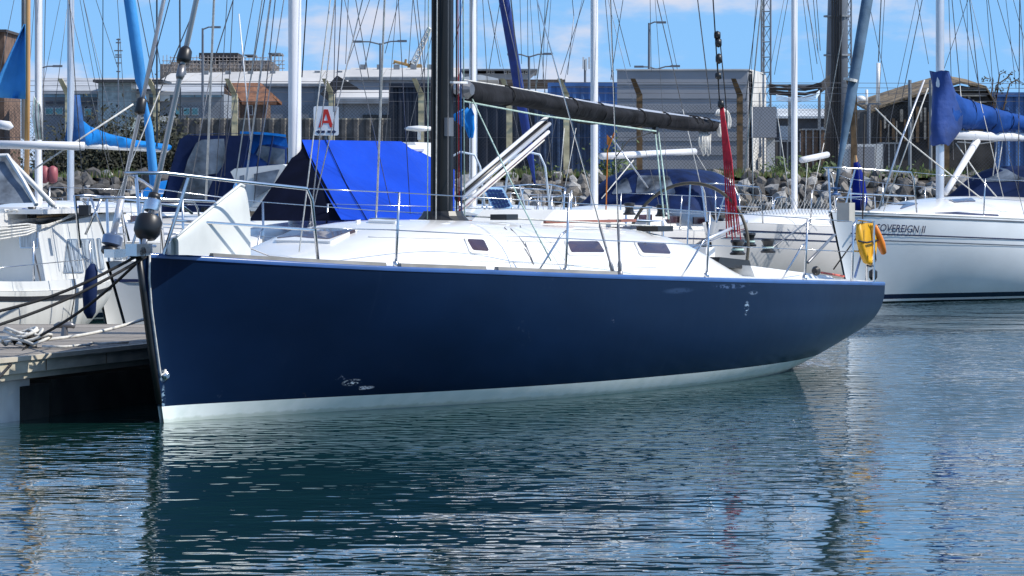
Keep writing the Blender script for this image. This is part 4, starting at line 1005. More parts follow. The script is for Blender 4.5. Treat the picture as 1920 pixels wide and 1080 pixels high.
    b.line('mainsheet', [b.at(1228, 244, .0), b.near(1245, 408, 34.6)], .008, ROPEG); b.line('mainsheet', [b.at(1234, 244, .0), b.near(1254, 410, 34.4)], .008, ROPEG)
    MB().lathe(b.at(1229, 244, .03), [(.04, -.02), (.045, 0), (.04, .02)], 12, (0, -1, 0)).build('block', BLACK, R)
    b.line('boom_strap', [b.at(1233, 245, .0), b.at(1180, 262, .2), b.near(1150, 300, 34)], .006, ROPEK)
    # topping lift and backstay
    def up(p, q, h): k = (h-p.z)/(q.z-p.z); return p+(q-p)*k
    p, q = b.at(1333, 205, 0), b.at(1308, 0, 0); b.line('topping_lift', [p, up(p, q, 13)], .006, DSTEEL)
    p, q = b.near(1349, 190, 37.2), b.near(1337, 0, 37.0); b.line('backstay', [p, up(p, q, 9), V((mx+.1, 0, 16.3))], .007, BLACK)
    for px, py, r in ((1345, 66, .045), (1347, 80, .05), (1348, 110, .055), (1347, 142, .04), (1352, 195, .05)): MB().lathe(b.near(px, py, 37.1), [(r*.7, -.03), (r, 0), (r*.7, .03)], 12, V((.3, -1, 0))).build('block', BLACK, R, smooth=True)
    b.line('backstay_tackle', [b.near(1350, 75, 37.1), b.near(1361, 190, 37.1), b.near(1365, 300, 37)], .006, ROPEK)
    b.line('backstay_tackle', [b.near(1345, 110, 37.1), b.near(1349, 190, 37.1)], .006, ROPEK)
    for k in range(10):
        u_ = k/9; b.line('mainsheet_part', [b.near(1350+u_*5, 196, 37.1), b.near(1357+u_*15, 300, 37.0-.1*u_), b.near(1368+u_*24-(8 if k % 2 else 0), 440+6*(k % 3), 36.6)], .0062, ROPER, 5)
    # wheel
    c = V((10.0, 0, 1.17)); r = .66
    wh = MB().tube([c+V((.10*sin(a), r*cos(a), r*sin(a))) for a in [2*pi*j/48 for j in range(48)]], .017, 8, closed=True).build('steering_wheel', M('olive_leather_rim', (.07, .06, .04), .5), R, smooth=True)
    for j in range(5):
        a = 2*pi*j/5+.3; MB().tube([c, c+V((.10*sin(a), r*cos(a), r*sin(a)))], .008, 5).build('spoke', STEEL, wh)
    MB().tube([c+V((.0, 0, 0)), c+V((.2, 0, 0))], .05, 10).build('hub', STEEL, wh)
    MB().box((10.28, 0, .98), (.22, .26, .42)).build('steering_pedestal', WHITE, R)
    # winches
    wp = None
    for px, py, bb in ((1383, 478, .85), (1440, 474, .35), (1405, 462, -.6), (1180, 403, .55), (1240, 406, .55)):
        p = b.at(px, py, bb); k = .78 if px > 1300 else .6
        if wp is None: wp = MB().lathe((0, 0, 0), [(.095, 0), (.10, .02), (.075, .04), (.062, .09), (.075, .14), (.09, .16), (.085, .185), (.03, .19)], 20).build('winch', BLACK, R, smooth=True, edge=35); wo = wp
        else: wo = inst(wp, R, (0, 0, 0))
        wo.location = (p.x, p.y, p.z); wo.scale = (k, k, k)
        if px > 1300:
            MB().lathe(p+V((0, 0, .04)), [(.058, 0), (.063, .010), (.056, .022)], 16).build('winch_rope', ROPEG, R, smooth=True)
    MB().prism([b.at(1345, 500, .9), b.at(1410, 505, .9), b.at(1405, 488, .9), b.at(1350, 482, .9)], (0, .3, 0)).build('winch_plinth', BLACK, R)
    # instrument pod and organisers on the roof
    zr = b.zs(7.4)+.46
    MB().box((7.9, -.62, zr-.01), (.34, .22, .05)).build('rope_clutch', BLACK, R)
    MB().box((7.9, .5, zr-.01), (.3, .2, .05)).build('rope_clutch', BLACK, R)
    MB().box((5.2, -.42, b.zs(5.2)+.50), (.22, .16, .05)).build('deck_organiser', BLACK, R)
    for k, mt in enumerate((ROPEK, ROPEW, ROPEB, ROPEG, ROPEW)):
        b.line('control_line', [V((mx+.2, -.12-.03*k, b.zs(5)+.50)), V((5.4, -.45-.03*k, b.zs(5.4)+.49)), V((7.8, -.55-.035*k, b.zs(7.8)+.49))], .005, mt)
    for pts in ([(905, 405), (945, 428), (985, 470), (1000, 497)], [(920, 405), (957, 430), (980, 455), (998, 495)], [(950, 407), (975, 425), (985, 460), (998, 492)]):
        q = []
        for p_ in pts:
            h_, n_ = b.hit(bv, *p_)
            if h_ is None: h_, n_ = b.hit(b.deck_bvh, *p_)
            if h_ is not None: q.append(h_+n_*.008)
        if len(q) > 1: b.line('genoa_sheet', q, .004, DSTEEL)
    NS = M('pale_grey_nonskid', (.66, .68, .68), .8, var=.06, bump=.002, bsc=90)
    for c in ([(735, 408), (800, 406), (880, 408), (840, 420), (742, 424)], [(905, 408), (960, 409), (955, 424), (880, 424)], [(1068, 418), (1150, 423), (1140, 436), (1060, 434)], [(1165, 424), (1255, 432), (1240, 443), (1155, 438)]):
        b.patch(bv, c, 4, .003, 'nonskid_panel', NS)
    for pts in ([(690, 445), (790, 447), (880, 449)], [(950, 452), (1045, 455)], [(880, 489), (960, 492), (1040, 496), (1130, 499), (1230, 502)]):
        q = []
        for i in range(13):
            k = i/12*(len(pts)-1); j = min(int(k), len(pts)-2); x = lerp(pts[j][0], pts[j+1][0], k-j); y = lerp(pts[j][1], pts[j+1][1], k-j)
            h_, n_ = b.hit(bv, x, y)
            if h_ is not None: q.append(h_+n_*.004)
        if len(q) > 2: b.line('moulding_line', q, .0035, WHITE2)
    # lead car and cars on deck
    for px, py in ((1022, 492), (1247, 512), (1397, 512), (560, 470), (860, 488)):
        p, n = b.hit(b.deck_bvh, px, py)
        if p is None: continue
        big = px == 1022
        MB().box(p+V((0, 0, .02)), (.24 if big else .07, .07, .05)).lathe(p+V((0, 0, .09)), [(.035, -.018), (.045, 0), (.035, .018)], 12, (0, 1, 0)).build('jib_lead' if big else 'deck_block', BLACK if px != 560 else STEEL, R)
    b.line('inner_stay', [b.near(561, 472, 29.5), up(b.near(561, 472, 29.5), b.near(619, 0, 31.0), 12.5)], .006, ROPEW)
    b.line('pole_lift', [b.at(706, 398, .35), up(b.at(706, 398, .35), b.at(721, 0, .3), 13)], .009, ROPEW)
    # toe-line slack rope on deck by the bow
    b.line('slack_line', [b.near(452, 452, 29.2), b.near(470, 466, 29.2), b.near(505, 480, 29.3), b.near(560, 486, 29.5)], .005, DSTEEL)
    # traveller bars at the stern, orange lines
    b.line('tiller_extension', [b.at(1325, 449, .9), b.at(1400, 415, .2)], .018, ALU)
    b.line('coaming_brace', [b.at(1440, 470, -.4), b.at(1520, 412, -1.0)], .009, DSTEEL); b.line('coaming_brace', [b.at(1515, 492, 0), b.at(1565, 440, -.8)], .017, DSTEEL)
    MB().lathe(b.at(1530, 508, 1.0), [(.03, -.04), (.05, 0), (.03, .04)], 12, (1, 0, 0)).build('dorade_plug', BLACK, R)
    MB().tube([b.at(1540, 511, .95), b.at(1582, 518, .95)], .011, 8).build('orange_strop', M('coral_webbing', (.6, .12, .08), .6), R)
    MB().lathe(b.at(1637, 516, 1.15), [(.025, -.05), (.045, -.02), (.045, .04), (.02, .06)], 12).build('stern_lamp', BLACK, R)
    MB().box(b.at(1586, 398, .6), (.16, .14, .2)).build('outboard_bracket', M('beige_plastic', (.45, .43, .38), .6), R)
    # danbuoy pole at the quarter
    b.line('danbuoy_pole', [b.at(1603, 520, 1.25), b.at(1632, 418, 1.25)], .013, M('blue_white_pole', (.25, .35, .6), .5)); b.line('quarter_whip', [b.at(1563, 505, .9), b.at(1620, 100, .9)][0:1]+[b.at(1617, 430, .9), b.at(1621, 215, .9)], .008, ROPEK)
blue_yacht()
def horseshoe():
    b = B1; c = b.Wm @ b.at(1632, 455, 1.32); t = thing('horseshoe_lifebuoy', 'yellow covered horseshoe lifebuoy hanging on the stern rail of the blue yacht', 'lifebuoy', (c.x, c.y, c.z-.25), b.h)
    out = []
    pts = [(1610, 420), (1611, 445), (1617, 470), (1624, 488), (1631, 492), (1636, 482), (1638, 462), (1636, 440), (1633, 420)]
    MB().tube([b.Wm @ b.at(x, y, 1.36) for x, y in pts], [.025, .038, .04, .038, .036, .035, .036, .038, .025], 10).build('cover', YELLOW, t, smooth=True, world=True)
    inner = [(1612, 418), (1632, 418), (1638, 470), (1630, 486), (1620, 470)]
    MB().prism([b.Wm @ b.at(x, y, 1.35) for x, y in inner], (.0, -.02, 0)).build('panel', YELLOW, t, world=True)
    MB().tube([b.Wm @ b.at(x, y, 1.40) for x, y in ((1610, 452), (1625, 455), (1646, 450))], .010, 6).build('strap', BLACK, t, world=True)
    MB().tube([b.Wm @ b.at(x, y, 1.42) for x, y in ((1640, 470), (1642, 488), (1633, 500), (1626, 498))], .010, 6).build('buckle_strap', BLACK, t, world=True)
    c = b.Wm @ b.at(1650, 450, 1.36); t = thing('throwing_line_bag', 'orange throwing line bag dangling right of the yellow lifebuoy', 'rescue line', (c.x, c.y, c.z-.2))
    MB().tube([b.Wm @ b.at(x, y, 1.40) for x, y in ((1641, 424), (1646, 440), (1652, 458), (1657, 474))], [.022, .036, .045, .03], 10).build('bag', ORANGE, t, smooth=True, world=True)
    MB().tube([b.Wm @ b.at(x, y, 1.40) for x, y in ((1636, 414), (1641, 424))], .008, 5).build('cord', ROPEW, t, world=True)
horseshoe()
def dinghy():      # white upturned tender with a curved bow section on the foredeck
    b = B1; t = thing('upturned_dinghy', 'white wedge shaped moulded dinghy stood upside down on the foredeck behind the pulpit', 'dinghy', b.Wm @ V((1.6, .15, b.zs(1.6)+.04)), b.h)
    rows = []; K = 14
    prof = [(318, 478, 471), (335, 478, 445), (360, 478, 424), (390, 478, 400), (420, 478, 376), (445, 479, 357), (458, 480, 347), (466, 481, 350), (470, 482, 380)]
    for i, (x, yb, yt) in enumerate(prof):
        n = b.at(x, yb, .28 if i else .1); tp = b.at(x-1, yt, .2)
        wd = lerp(.03, .07, i/8); r = []
        for j in range(13):
            u = j/12; a = pi*u; z0 = n.z; h = tp.z-n.z
            r.append(V((n.x, n.y+wd*(1-cos(a)), z0+h*(max(0, sin(a))**.25))))
        rows.append(r)
    mb = MB().grid(rows); mb.add(rows[-1], [tuple(range(13))]); mb.add(rows[0], [tuple(range(12, -1, -1))])
    I = W[t].inverted() @ b.Wm; mb.v = [I @ p for p in mb.v]; o = mb.build('shell', M('chalky_gelcoat', (.58, .59, .56), .35, var=.06), t, smooth=True, edge=55)
    q = [I @ (r[2]+V((0, -.012, 0))) for r in rows]; MB().tube([I @ (r[5]+V((0, -.01, .01))) for r in rows[1:-1]], .010, 6).build('rubbing_strake', WHITE2, t, smooth=True)
    MB().box(I @ (b.at(383, 393, .2)), (.05, .03, .04)).build('handle', BLACK, t)
dinghy()

# ------------------------------------------------------------------ right hand yacht
def boot(mat_name, base, bands):          # hull paint with horizontal bands [(z0,z1,col)]
    m = M(mat_name, base, .22, coat=.3, var=.05, sc_=1.2).copy(); nt = m.node_tree; N = nt.nodes; L = nt.links
    b = N['Principled BSDF']; src = b.inputs['Base Color'].links[0].from_socket
    tc = N.new('ShaderNodeTexCoord'); sp = N.new('ShaderNodeSeparateXYZ'); L.new(tc.outputs['Object'], sp.inputs[0])
    for z0, z1, c in bands:
        k = N.new('ShaderNodeMath'); k.operation = 'COMPARE'; k.inputs[1].default_value = (z0+z1)/2; k.inputs[2].default_value = (z1-z0)/2; L.new(sp.outputs[2], k.inputs[0])
        x = N.new('ShaderNodeMix'); x.data_type = 'RGBA'; L.new(k.outputs[0], x.inputs['Factor']); L.new(src, x.inputs['A']); x.inputs['B'].default_value = (*c, 1); src = x.outputs['Result']
    L.new(src, b.inputs['Base Color']); return m
NB = (.006, .012, .05)
def sovereign():
    X = (1558-960)/F*56.5
    b = Boat('cruising_yacht', 'white cruising yacht lettered SOVEREIGN II with blue sail cover, moored at right', 'yacht', X, 56.5, 54, 11.5, 3.7, 1.40, 1.12, rake=.55); R = b.root
    b.hull(boot('sovereign_hull', (.76, .79, .81), [(.055, .13, NB), (-.5, .02, (.01, .012, .02))]), DECK)
    b.text(b.hull_bvh, 'SOVEREIGN II', lambda u, v: (1641+u*94, 432.5+u*4-v*19.5), M('navy_print', (.01, .02, .08), .5), shear=.25, off=.015)
    b.stripe(.02, .95, .30, .02, M('navy_print', (0, 0, 0)), off=.010); b.stripe(.02, .95, .40, .016, M('grey_print', (.10, .13, .18), .5), off=.010)
    for sd_ in (-1, 1):
        b.line('toe_rail', [V((x, sd_*(b.bs(x)-.01), b.zs(x)+.02)) for x in [.1+i*.5 for i in range(23)]], .022, WHITE)
        b.stripe(.01, .99, .02, .025, DSTEEL, side=sd_, off=.008, name='rubbing_strake')
    o, bv = b.roof([(1.4, .35, .0), (2.2, .8, .14), (3.2, 1.15, .28), (4.5, 1.3, .37), (7.5, 1.3, .42), (8.2, 1.25, .42)], WHITE, ex=3.0)
    for c in ([(1752, 400), (1792, 398), (1872, 403), (1872, 411)], [(1640, 384), (1700, 379), (1722, 382), (1690, 392)], [(1778, 375), (1822, 372), (1830, 378), (1790, 380)]):
        b.patch(bv, c, 2, .01, 'portlight', M('black_acrylic', (.05, .055, .10), .1))
    b.mast(3.35, 13.5, .060, ALU, 1.45, zb=b.zs(3.3)+.25); b.shrouds(3.4, 13.2)
    # furled genoa
    f0 = b.near(1567, 352, 56.7); f1 = b.near(1626, 0, 57.8); k = (12.6-f0.z)/(f1.z-f0.z); top = f0+(f1-f0)*k
    pts = [f0.lerp(top, u) for u in (0, .03, .06, .12, .3, .6, .95, 1)]
    g = MB().tube(pts, [.02, .03, .05, .08, .09, .08, .03, .012], 12).build('furled_genoa', GREYSAIL, R, smooth=True)
    MB().tube([b.near(1594, 152, 57.2), b.near(1595, 147, 57.2)], .108, 12).build('sail_tie', ROPEW, g)
    MB().lathe(f0+V((0, 0, -.12)), [(.07, 0), (.075, .03), (.03, .04), (.03, .09), (.075, .10), (.07, .13)], 14).build('furler_drum', M('blue_white_drum', (.15, .25, .45), .4, var=.4, sc_=12), R, smooth=True)
    b.pulpit(1.3, .66); b.rails([2.6, 4.3, 6.0, 7.7], .62); b.pushpit(9.8)
    for sd_ in (-1, 1): b.line('lifeline', [V((1.25, sd_*(b.bs(1.3)-.05), b.zs(1.3)+.66)), V((2.6, sd_*(b.bs(2.6)-.04), b.zs(2.6)+.61))], .005, STEEL)
    # boom, cover, vang
    e0 = b.at(1765, 252, 0); e1 = V((e0.x+4.8, 0, e0.z-.02)); MB().tube([e0, e1], .062, 12, flat=1.2).build('boom', MASTW, R, smooth=True)
    pts = []; rb = []; ra = []
    for x, yt, yb in ((1772, 160, 238), (1800, 182, 240), (1830, 192, 240), (1870, 205, 243), (1920, 218, 245), (1960, 224, 247)):
        p = b.at(x, (yt+yb)/2, 0); q = b.at(x, yt, 0); q2 = b.at(x, yb, 0); pts.append(p); rb.append((q.z-q2.z)/2); ra.append(.17)
    c = b.bag('sail_cover', pts, ra, rb, SAILBLUE, n=20, seed=8, sag=.02)
    for k_ in (1.5, 2.6, 3.3, 4.2):
        i0 = int(k_); p_ = pts[i0].lerp(pts[i0+1], k_-i0); hb = lerp(rb[i0], rb[i0+1], k_-i0)
        MB().tube([p_+V((.03*cos(t_), .178*cos(t_), (hb+.02)*sin(t_))) for t_ in [2*pi*j/16 for j in range(16)]], .009, 5, closed=True).build('sail_tie', NAVY, c)
    rows = []
    for i, (y, w0, w1) in enumerate(((134, 1757, 1766), (160, 1758, 1776), (190, 1754, 1792), (215, 1752, 1803), (240, 1751, 1800), (262, 1752, 1782), (272, 1756, 1768))):
        r = []
        for j in range(13):
            a = 2*pi*j/12; x = (w0+w1)/2+(w1-w0)/2*cos(a); p = b.at(x, y+2*sin(3*a+i), 0); r.append(p+V((0, .16*sin(a)*(1+.15*sin(5*a+i*2)), 0)))
        rows.append(r)
    MB().grid(rows).build('cover_apron', M('navy_blue_canvas', (.012, .05, .22), .7, var=.3, sc_=2, bump=.03, bsc=4), c, smooth=True)
    MB().tube([b.at(1772, 362, 0), b.at(1786, 340, 0), b.at(1832, 264, 0)], [.05, .05, .06], 10).build('vang_strut', MASTW, R, smooth=True)
    o, bv2 = b.hood(5.4, 7.6, 1.25, .62, NAVY, zb=b.zs(5.5)+.33, slope=.8)
    for c in ([(1800, 332), (1822, 308), (1836, 306), (1826, 340)], [(1850, 306), (1905, 303), (1925, 304), (1925, 340), (1842, 342)]): b.patch(bv2, c, 4, .012, 'hood_window', CLEARP, parent=o)
    for p0, p1 in (((1640, 192), (1890, 385)), ((1783, 268), (1890, 390)), ((1800, 262), (1820, 420)), ((1835, 262), (1800, 300))): pass
    b.line('preventer', [b.near(1641, 203, 57.5), b.near(1700, 262, 58), b.near(1770, 318, 58.5), b.near(1870, 395, 59.5)], .011, ROPEW)
    b.line('mainsheet', [b.near(1792, 268, 60), b.near(1835, 330, 60), b.near(1885, 388, 60)], .010, ROPEW)
    for (a, c_) in (((1870, 262), (1862, 330)), ((1880, 262), (1870, 332)), ((1795, 266), (1885, 262))): b.line('mainsheet', [b.near(*a, 61), b.near((a[0]+c_[0])/2, (a[1]+c_[1])/2+(5 if a[1]-c_[1] > 0 else 0), 61), b.near(*c_, 61)], .009, ROPEW)
    MB().box(b.near(1893, 395, 59.8), (.12, .1, .1)).build('turning_block', BLACK, R)
    b.line('whisker_pole', [b.near(1648, 392, 56.6), b.near(1690, 262, 57.0), b.near(1733, 150, 57.4)], .016, ALU)
    MB().tube([b.near(1912, 402, 59.3), b.near(1925, 402, 59.3)], .06, 10).build('rolled_mat', M('magenta_cloth', (.35, .02, .10), .8), R)
    return b
SOV = sovereign()

# ------------------------------------------------------------------ other yachts
def simple(name, label, X, Y, head, L, Bm, z0, z1, mastx, mh, mr, mmat=ALU, hmat=None, roof=.38, hood=None, boom=None, group=None, stripes=True):
    b = Boat(name, label, 'yacht', X, Y, head, L, Bm, z0, z1, group, rake=.5)
    b.hull(hmat or boot(label[:18]+'_hull', (.74, .74, .74), [(.05, .12, NB), (-.5, .03, (.02, .03, .06))]), DECK, 30, 14)
    k = L/9
    b.roof([(1.3*k, .3, .0), (2.0*k, .6, roof*.5), (3.0*k, .85, roof*.85), (4.0*k, .95, roof), (6.3*k, .95, roof)], WHITE)
    for x in (3.4, 4.5, 5.5):
        for sd_ in (-1, 1): MB().box((x*k, sd_*.89, b.zs(x*k)+roof*.5), (.5, .02, .12)).build('portlight', GLASS, b.root)
    if stripes: b.stripe(.02, .97, .12, .02, M('navy_print', (0, 0, 0)), off=.008); b.stripe(.02, .97, .24, .016, M('navy_print', (0, 0, 0)), off=.008)
    if mastx: b.mast(mastx, mh, mr, mmat, zb=b.zs(mastx)+roof*.8); b.shrouds(mastx, mh-.2, .0045)
    b.pulpit(1.1); b.rails([2.2*k, 3.8*k, 5.4*k], .6); b.pushpit(7.8*k)
    MB().lathe((6.6*k, -.8, b.zs(6.6*k)+.1), [(.08, 0), (.06, .06), (.08, .14), (.03, .15)], 14).build('winch', DSTEEL, b.root, smooth=True)
    return b
def up(p, q, h): k = (h-p.z)/(q.z-p.z); return p+(q-p)*k
# B: the yacht next to the blue one
def yacht_b():
    b = simple('sloop', 'white sloop with royal blue boom tent, moored just beyond the blue yacht', -3.92, 36.0, 60, 9.5, 3.0, 1.07, .95, 3.3, 12.5, .060, MASTW, hmat=boot('sloop_hull', (.50, .53, .56), [(.05, .12, NB)]), roof=.42, stripes=False); R = b.root
    b.stripe(.0, .1, .17, .03, M('navy_print', (0, 0, 0)), off=.01)
    f0 = V((.1, 0, 1.16)); p, q = b.near(213, 440, 36.1), b.near(307, 0, 36.6); top = up(p, q, 10.5)
    b.line('forestay', [p, top], .020, ALU, 10); u = (top-p).normalized()
    MB().lathe(p-u*.12, [(.05, 0), (.10, .02), (.10, .10), (.07, .12)], 16, u).build('furler_drum', M('steel_drum', (.2, .25, .35), .3, .7), R, smooth=True, edge=40)
    MB().lathe(p-u*.20, [(.07, 0), (.09, .02), (.085, .07)], 16, u).build('furler_base', BLACK, R, smooth=True)
    MB().tube([p, p+u*.36], .035, 10).build('furler_tube', ALU, R, smooth=True)
    c = b.near(264, 198, 36.35); MB().lathe(c-u*.09, [(.04, 0), (.055, .02), (.05, .15), (.03, .17)], 12, u).build('halyard_swivel', BLACK, R, smooth=True)
    MB().box(b.near(216, 475, 36), (.2, .12, .08)).build('stem_fitting', STEEL, R)
    # boom and tent
    r0 = b.at(566, 262, 0); r1 = b.at(752, 265, 0); r2 = b.at(852, 318, 0)
    MB().tube([b.at(566, 276, 0), b.at(790, 279, 0)], .04, 8).build('boom', MASTW, R)
    rows = []
    for i in range(13):
        u_ = i/12; top_ = r0.lerp(r1, u_); rows.append([])
        for j in range(9):
            v = j/8; lo = b.at(lerp(640, 852, u_), 412, 1.35); q = top_.lerp(lo, v); q.z -= .05*sin(pi*v)*(1+.3*sin(u_*20)); rows[-1].append(q)
    mb = MB().grid(rows)
    rows2 = []
    for i in range(7):
        u_ = i/6; top_ = r1.lerp(r2, u_); rows2.append([top_.lerp(b.at(852, 412, 1.35), j/8)-V((0, 0, .05*sin(pi*j/8)*(1+.3*sin(20)))) for j in range(9)])
    mb.grid(rows2)
    mb.grid([[r[0], V((r[0].x+.9, 1.0, r[-1].z))] for r in rows])
    tent = mb.build('boom_tent', TENT, R, smooth=True)
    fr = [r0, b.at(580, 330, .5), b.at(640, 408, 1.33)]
    MB().add([r0+V((.02, 0, -.02)), b.at(646, 414, 1.33), b.at(466, 414, .1)], [(0, 1, 2)]).build('tent_opening_shade', M('tent_shadow_cloth', (.004, .006, .018), .9, var=.2, spec=.05), tent)  # near-black sheet stands in for the shaded opening under the tent
    for k in (.22,):
        p0 = r0.lerp(r1, k); p1 = b.at(lerp(640, 852, k), 412, 1.36); MB().tube([p0+V((0, -.01, .006)), (p0+p1)/2+V((0, -.012, -.045)), p1+V((0, -.01, 0))], .006, 4).build('tent_seam', NAVY, tent)
    b.line('tent_cord', [b.near(566, 275, 39.5), b.near(548, 330, 39.3), b.near(536, 360, 39)], .006, ROPEW)
    # stern arch
    for off in (0, .9):
        b.line('stern_arch', [b.near(940, 405, 44.3)+V((0, off, 0)), b.near(956, 300, 44.3)+V((0, off, 0)), b.near(985, 284, 44.3)+V((0, off, 0)), b.near(1012, 290, 44.3)+V((0, off, 0)), b.near(1022, 312, 44.3)+V((0, off, 0)), b.near(1032, 400, 44.3)+V((0, off, 0))], .014, M('pale_painted_tube', (.5, .58, .66), .35), 8)
    # navy bow fender
    c = b.Wm @ V((-.12, .12, .78)); MB().tube([c+V((0, 0, -.26)), c+V((0, 0, -.2)), c+V((.0, 0, .0)), c+V((0.02, 0, .2)), c+V((.03, 0, .27))], [.025, .06, .072, .06, .02], 14).lone('bow_fender', NAVY, 'dark navy fender hung over the bow of the pale sloop', 'fender', smooth=True)
    return b
YB = yacht_b()
def solar():
    t = thing('solar_panel', 'small blue solar panel leaning on the stern of the sloop behind the vang', 'solar panel', P(935, 400, 42.6))
    c = [(903, 350), (943, 352), (962, 388), (928, 398)]; o = [P(x, y, 42.6+(.25 if y < 370 else 0)) for x, y in c]
    MB().prism(o, (0, .03, 0)).build('frame', M('pale_blue_frame', (.30, .50, .72), .4), t, world=True)
    ce = M('solar_cell', (.01, .025, .10), .15)
    for i in range(5):
        for j in range(5):
            u0, u1, v0, v1 = (i+.12)/5, (i+.9)/5, (j+.12)/5, (j+.9)/5
            def q(u, v): return o[0].lerp(o[1], lerp(.08, .92, u)).lerp(o[3].lerp(o[2], lerp(.08, .92, u)), lerp(.07, .93, v))+V((0, -.012, 0))
            MB().prism([q(u0, v0), q(u1, v0), q(u1, v1), q(u0, v1)], (0, .01, 0)).build('cell', ce, t, world=True)
solar()
# E: white yacht with grey topsides between the wheel and the right hand yacht
def yacht_e():
    b = simple('day_sailer', 'white yacht with safety netting on its rails between the wheel and the right hand yacht', 3.18, 60.7, 63, 9.5, 2.6, 1.22, 1.0, 3.7, 12, .05, MASTW, roof=.30); R = b.root
    MB().tube([b.at(1503, 300, 0), b.at(1551, 290, 0)], .055, 10).build('boom', MASTW, R, smooth=True)
    mb = MB()
    for k in range(26):
        x = 1395+k*6.2; mb.tube([b.at(x, 372, 1.2), b.at(x+12, 402, 1.2)], .004, 3).tube([b.at(x+14, 374, 1.2), b.at(x, 402, 1.2)], .004, 3)
    mb.build('rail_netting', ROPEW, R, kind='stuff')
    b.line('boom_tackle', [b.at(1515, 293, 0), b.at(1508, 392, 0)], .007, ROPEW); b.line('boom_tackle', [b.at(1545, 268, 0), b.at(1520, 380, 0)], .007, ROPEW)
yacht_e()
def yacht_f():
    b = simple('family_yacht', 'white yacht with dark blue sprayhood and bare white boom, behind the steering wheel', -.17, 60, 63, 9.5, 3.0, 1.15, 1.0, 3.45, 12, .058, MASTW, roof=.40); R = b.root
    MB().tube([b.at(1128, 293, 0), b.at(1302, 284, 0)], .058, 12).build('boom', MASTW, R, smooth=True)
    o, bv = b.hood(4.9, 7.0, 1.15, .72, M('dark_blue_hood', (.005, .018, .075), .7, var=.3, bump=.01, spec=.15), zb=b.zs(5)+.35, slope=.8)
    for c in ([(1146, 365), (1165, 337), (1176, 333), (1186, 362)], [(1196, 330), (1255, 330), (1268, 364), (1192, 364)]): b.patch(bv, c, 5, .012, 'hood_window', CLEARP, parent=o)
    b.line('topping_lift', [b.at(1302, 284, 0), b.at(1340, 345, .2)], .006, ROPEW)
    b.line('vang', [b.at(1188, 300, 0), b.at(1128, 372, 0)], .010, ROPEW); b.line('whisker_pole', [b.near(1145, 255, 62), b.near(1215, 352, 62)], .013, ALU)
    return b
YF = yacht_f()
def parasol():
    t = thing('furled_parasol', 'blue furled cover with wooden tip standing behind the right hand yacht pulpit', 'parasol', P(1612, 395, 72))
    MB().tube([P(1612, 395, 72), P(1612, 375, 72), P(1610, 340, 72), P(1607, 312, 72), P(1605, 304, 72)], [.10, .16, .12, .07, .05], 10).build('cover', M('deep_blue_cover', (.006, .02, .22), .7, var=.2, spec=.12), t, smooth=True, world=True)
    MB().tube([P(1605, 306, 72), P(1604, 291, 72)], [.045, .02], 8).build('tip', WOOD, t, world=True)
parasol()
def flagthing():
    MB().prism([P(1138, 252, 61), P(1147, 262, 61), P(1143, 276, 61), P(1138, 270, 61)], (0, .05, 0)).tube([P(1152, 248, 61), P(1139, 282, 61), P(1136, 400, 61)], .012, 5).lone('orange_burgee', ORANGE, 'small orange pennant on a stick beside the middle white mast', 'flag')
flagthing()
def yacht_g():
    b = simple('ketch', 'white yacht with navy furled genoa and radar dome behind the black mast', .42, 54.4, 256, 8, 2.7, 1.2, 1.05, 3.95, 12.5, .045, MASTW, roof=.4, hmat=boot('ketch_hull', (.55, .56, .58), [(.05, .12, NB)])); R = b.root
    p, q = b.near(1003, 345, 54.2), b.near(945, 0, 53.0); t_ = up(p, q, 11.2)
    pts = [p.lerp(t_, u) for u in (0, .02, .05, .15, .4, .9, 1)]
    MB().tube(pts, [.015, .03, .06, .075, .08, .03, .012], 12).build('furled_genoa', M('navy_sailcloth', (.008, .035, .22), .7, var=.2, bump=.01), R, smooth=True)
    MB().tube([b.near(786, 262, 50), b.near(786, 246, 50)], .025, 8).build('radar_post', WHITE, R)
    MB().lathe(b.near(786, 244, 50), [(.05, -.02), (.19, 0), (.20, .025), (.15, .05), (.03, .06)], 22).build('radar_dome', WHITE, R, smooth=True)
    MB().prism([b.near(748, 268, 49.5), b.near(815, 268, 49.5), b.near(830, 300, 49.5), b.near(770, 300, 49.5)], (1.0, 0, 0)).build('wheelhouse_roof', WHITE, R)
    MB().prism([b.near(800, 302, 49.5), b.near(815, 302, 49.5), b.near(815, 400, 49.5), b.near(800, 400, 49.5)], (1, 0, 0)).build('wheelhouse_side', WHITE2, R)
    # hanging bright blue cloth
    rows = []
    for i, (y, x0, x1) in enumerate(((203, 870, 884), (215, 846, 890), (222, 850, 889), (240, 872, 889), (258, 877, 886))):
        rows.append([b.near(lerp(x0, x1, j/6), y+2*sin(j*2+i), 50)+V((0.03*sin(j*2.2+i), 0, 0)) for j in range(7)])
    MB().slab(rows, (.02, .01, 0)).build('draped_cloth', BRIGHT, R, smooth=True)
    return b
YG = yacht_g()
YG2 = simple('far_yacht', 'white yacht mostly hidden behind the boom cover with twin toned mast', -2.2, 62, 63, 9, 2.8, 1.15, 1.0, 3.4, 12.5, .045, MASTW, roof=.4)
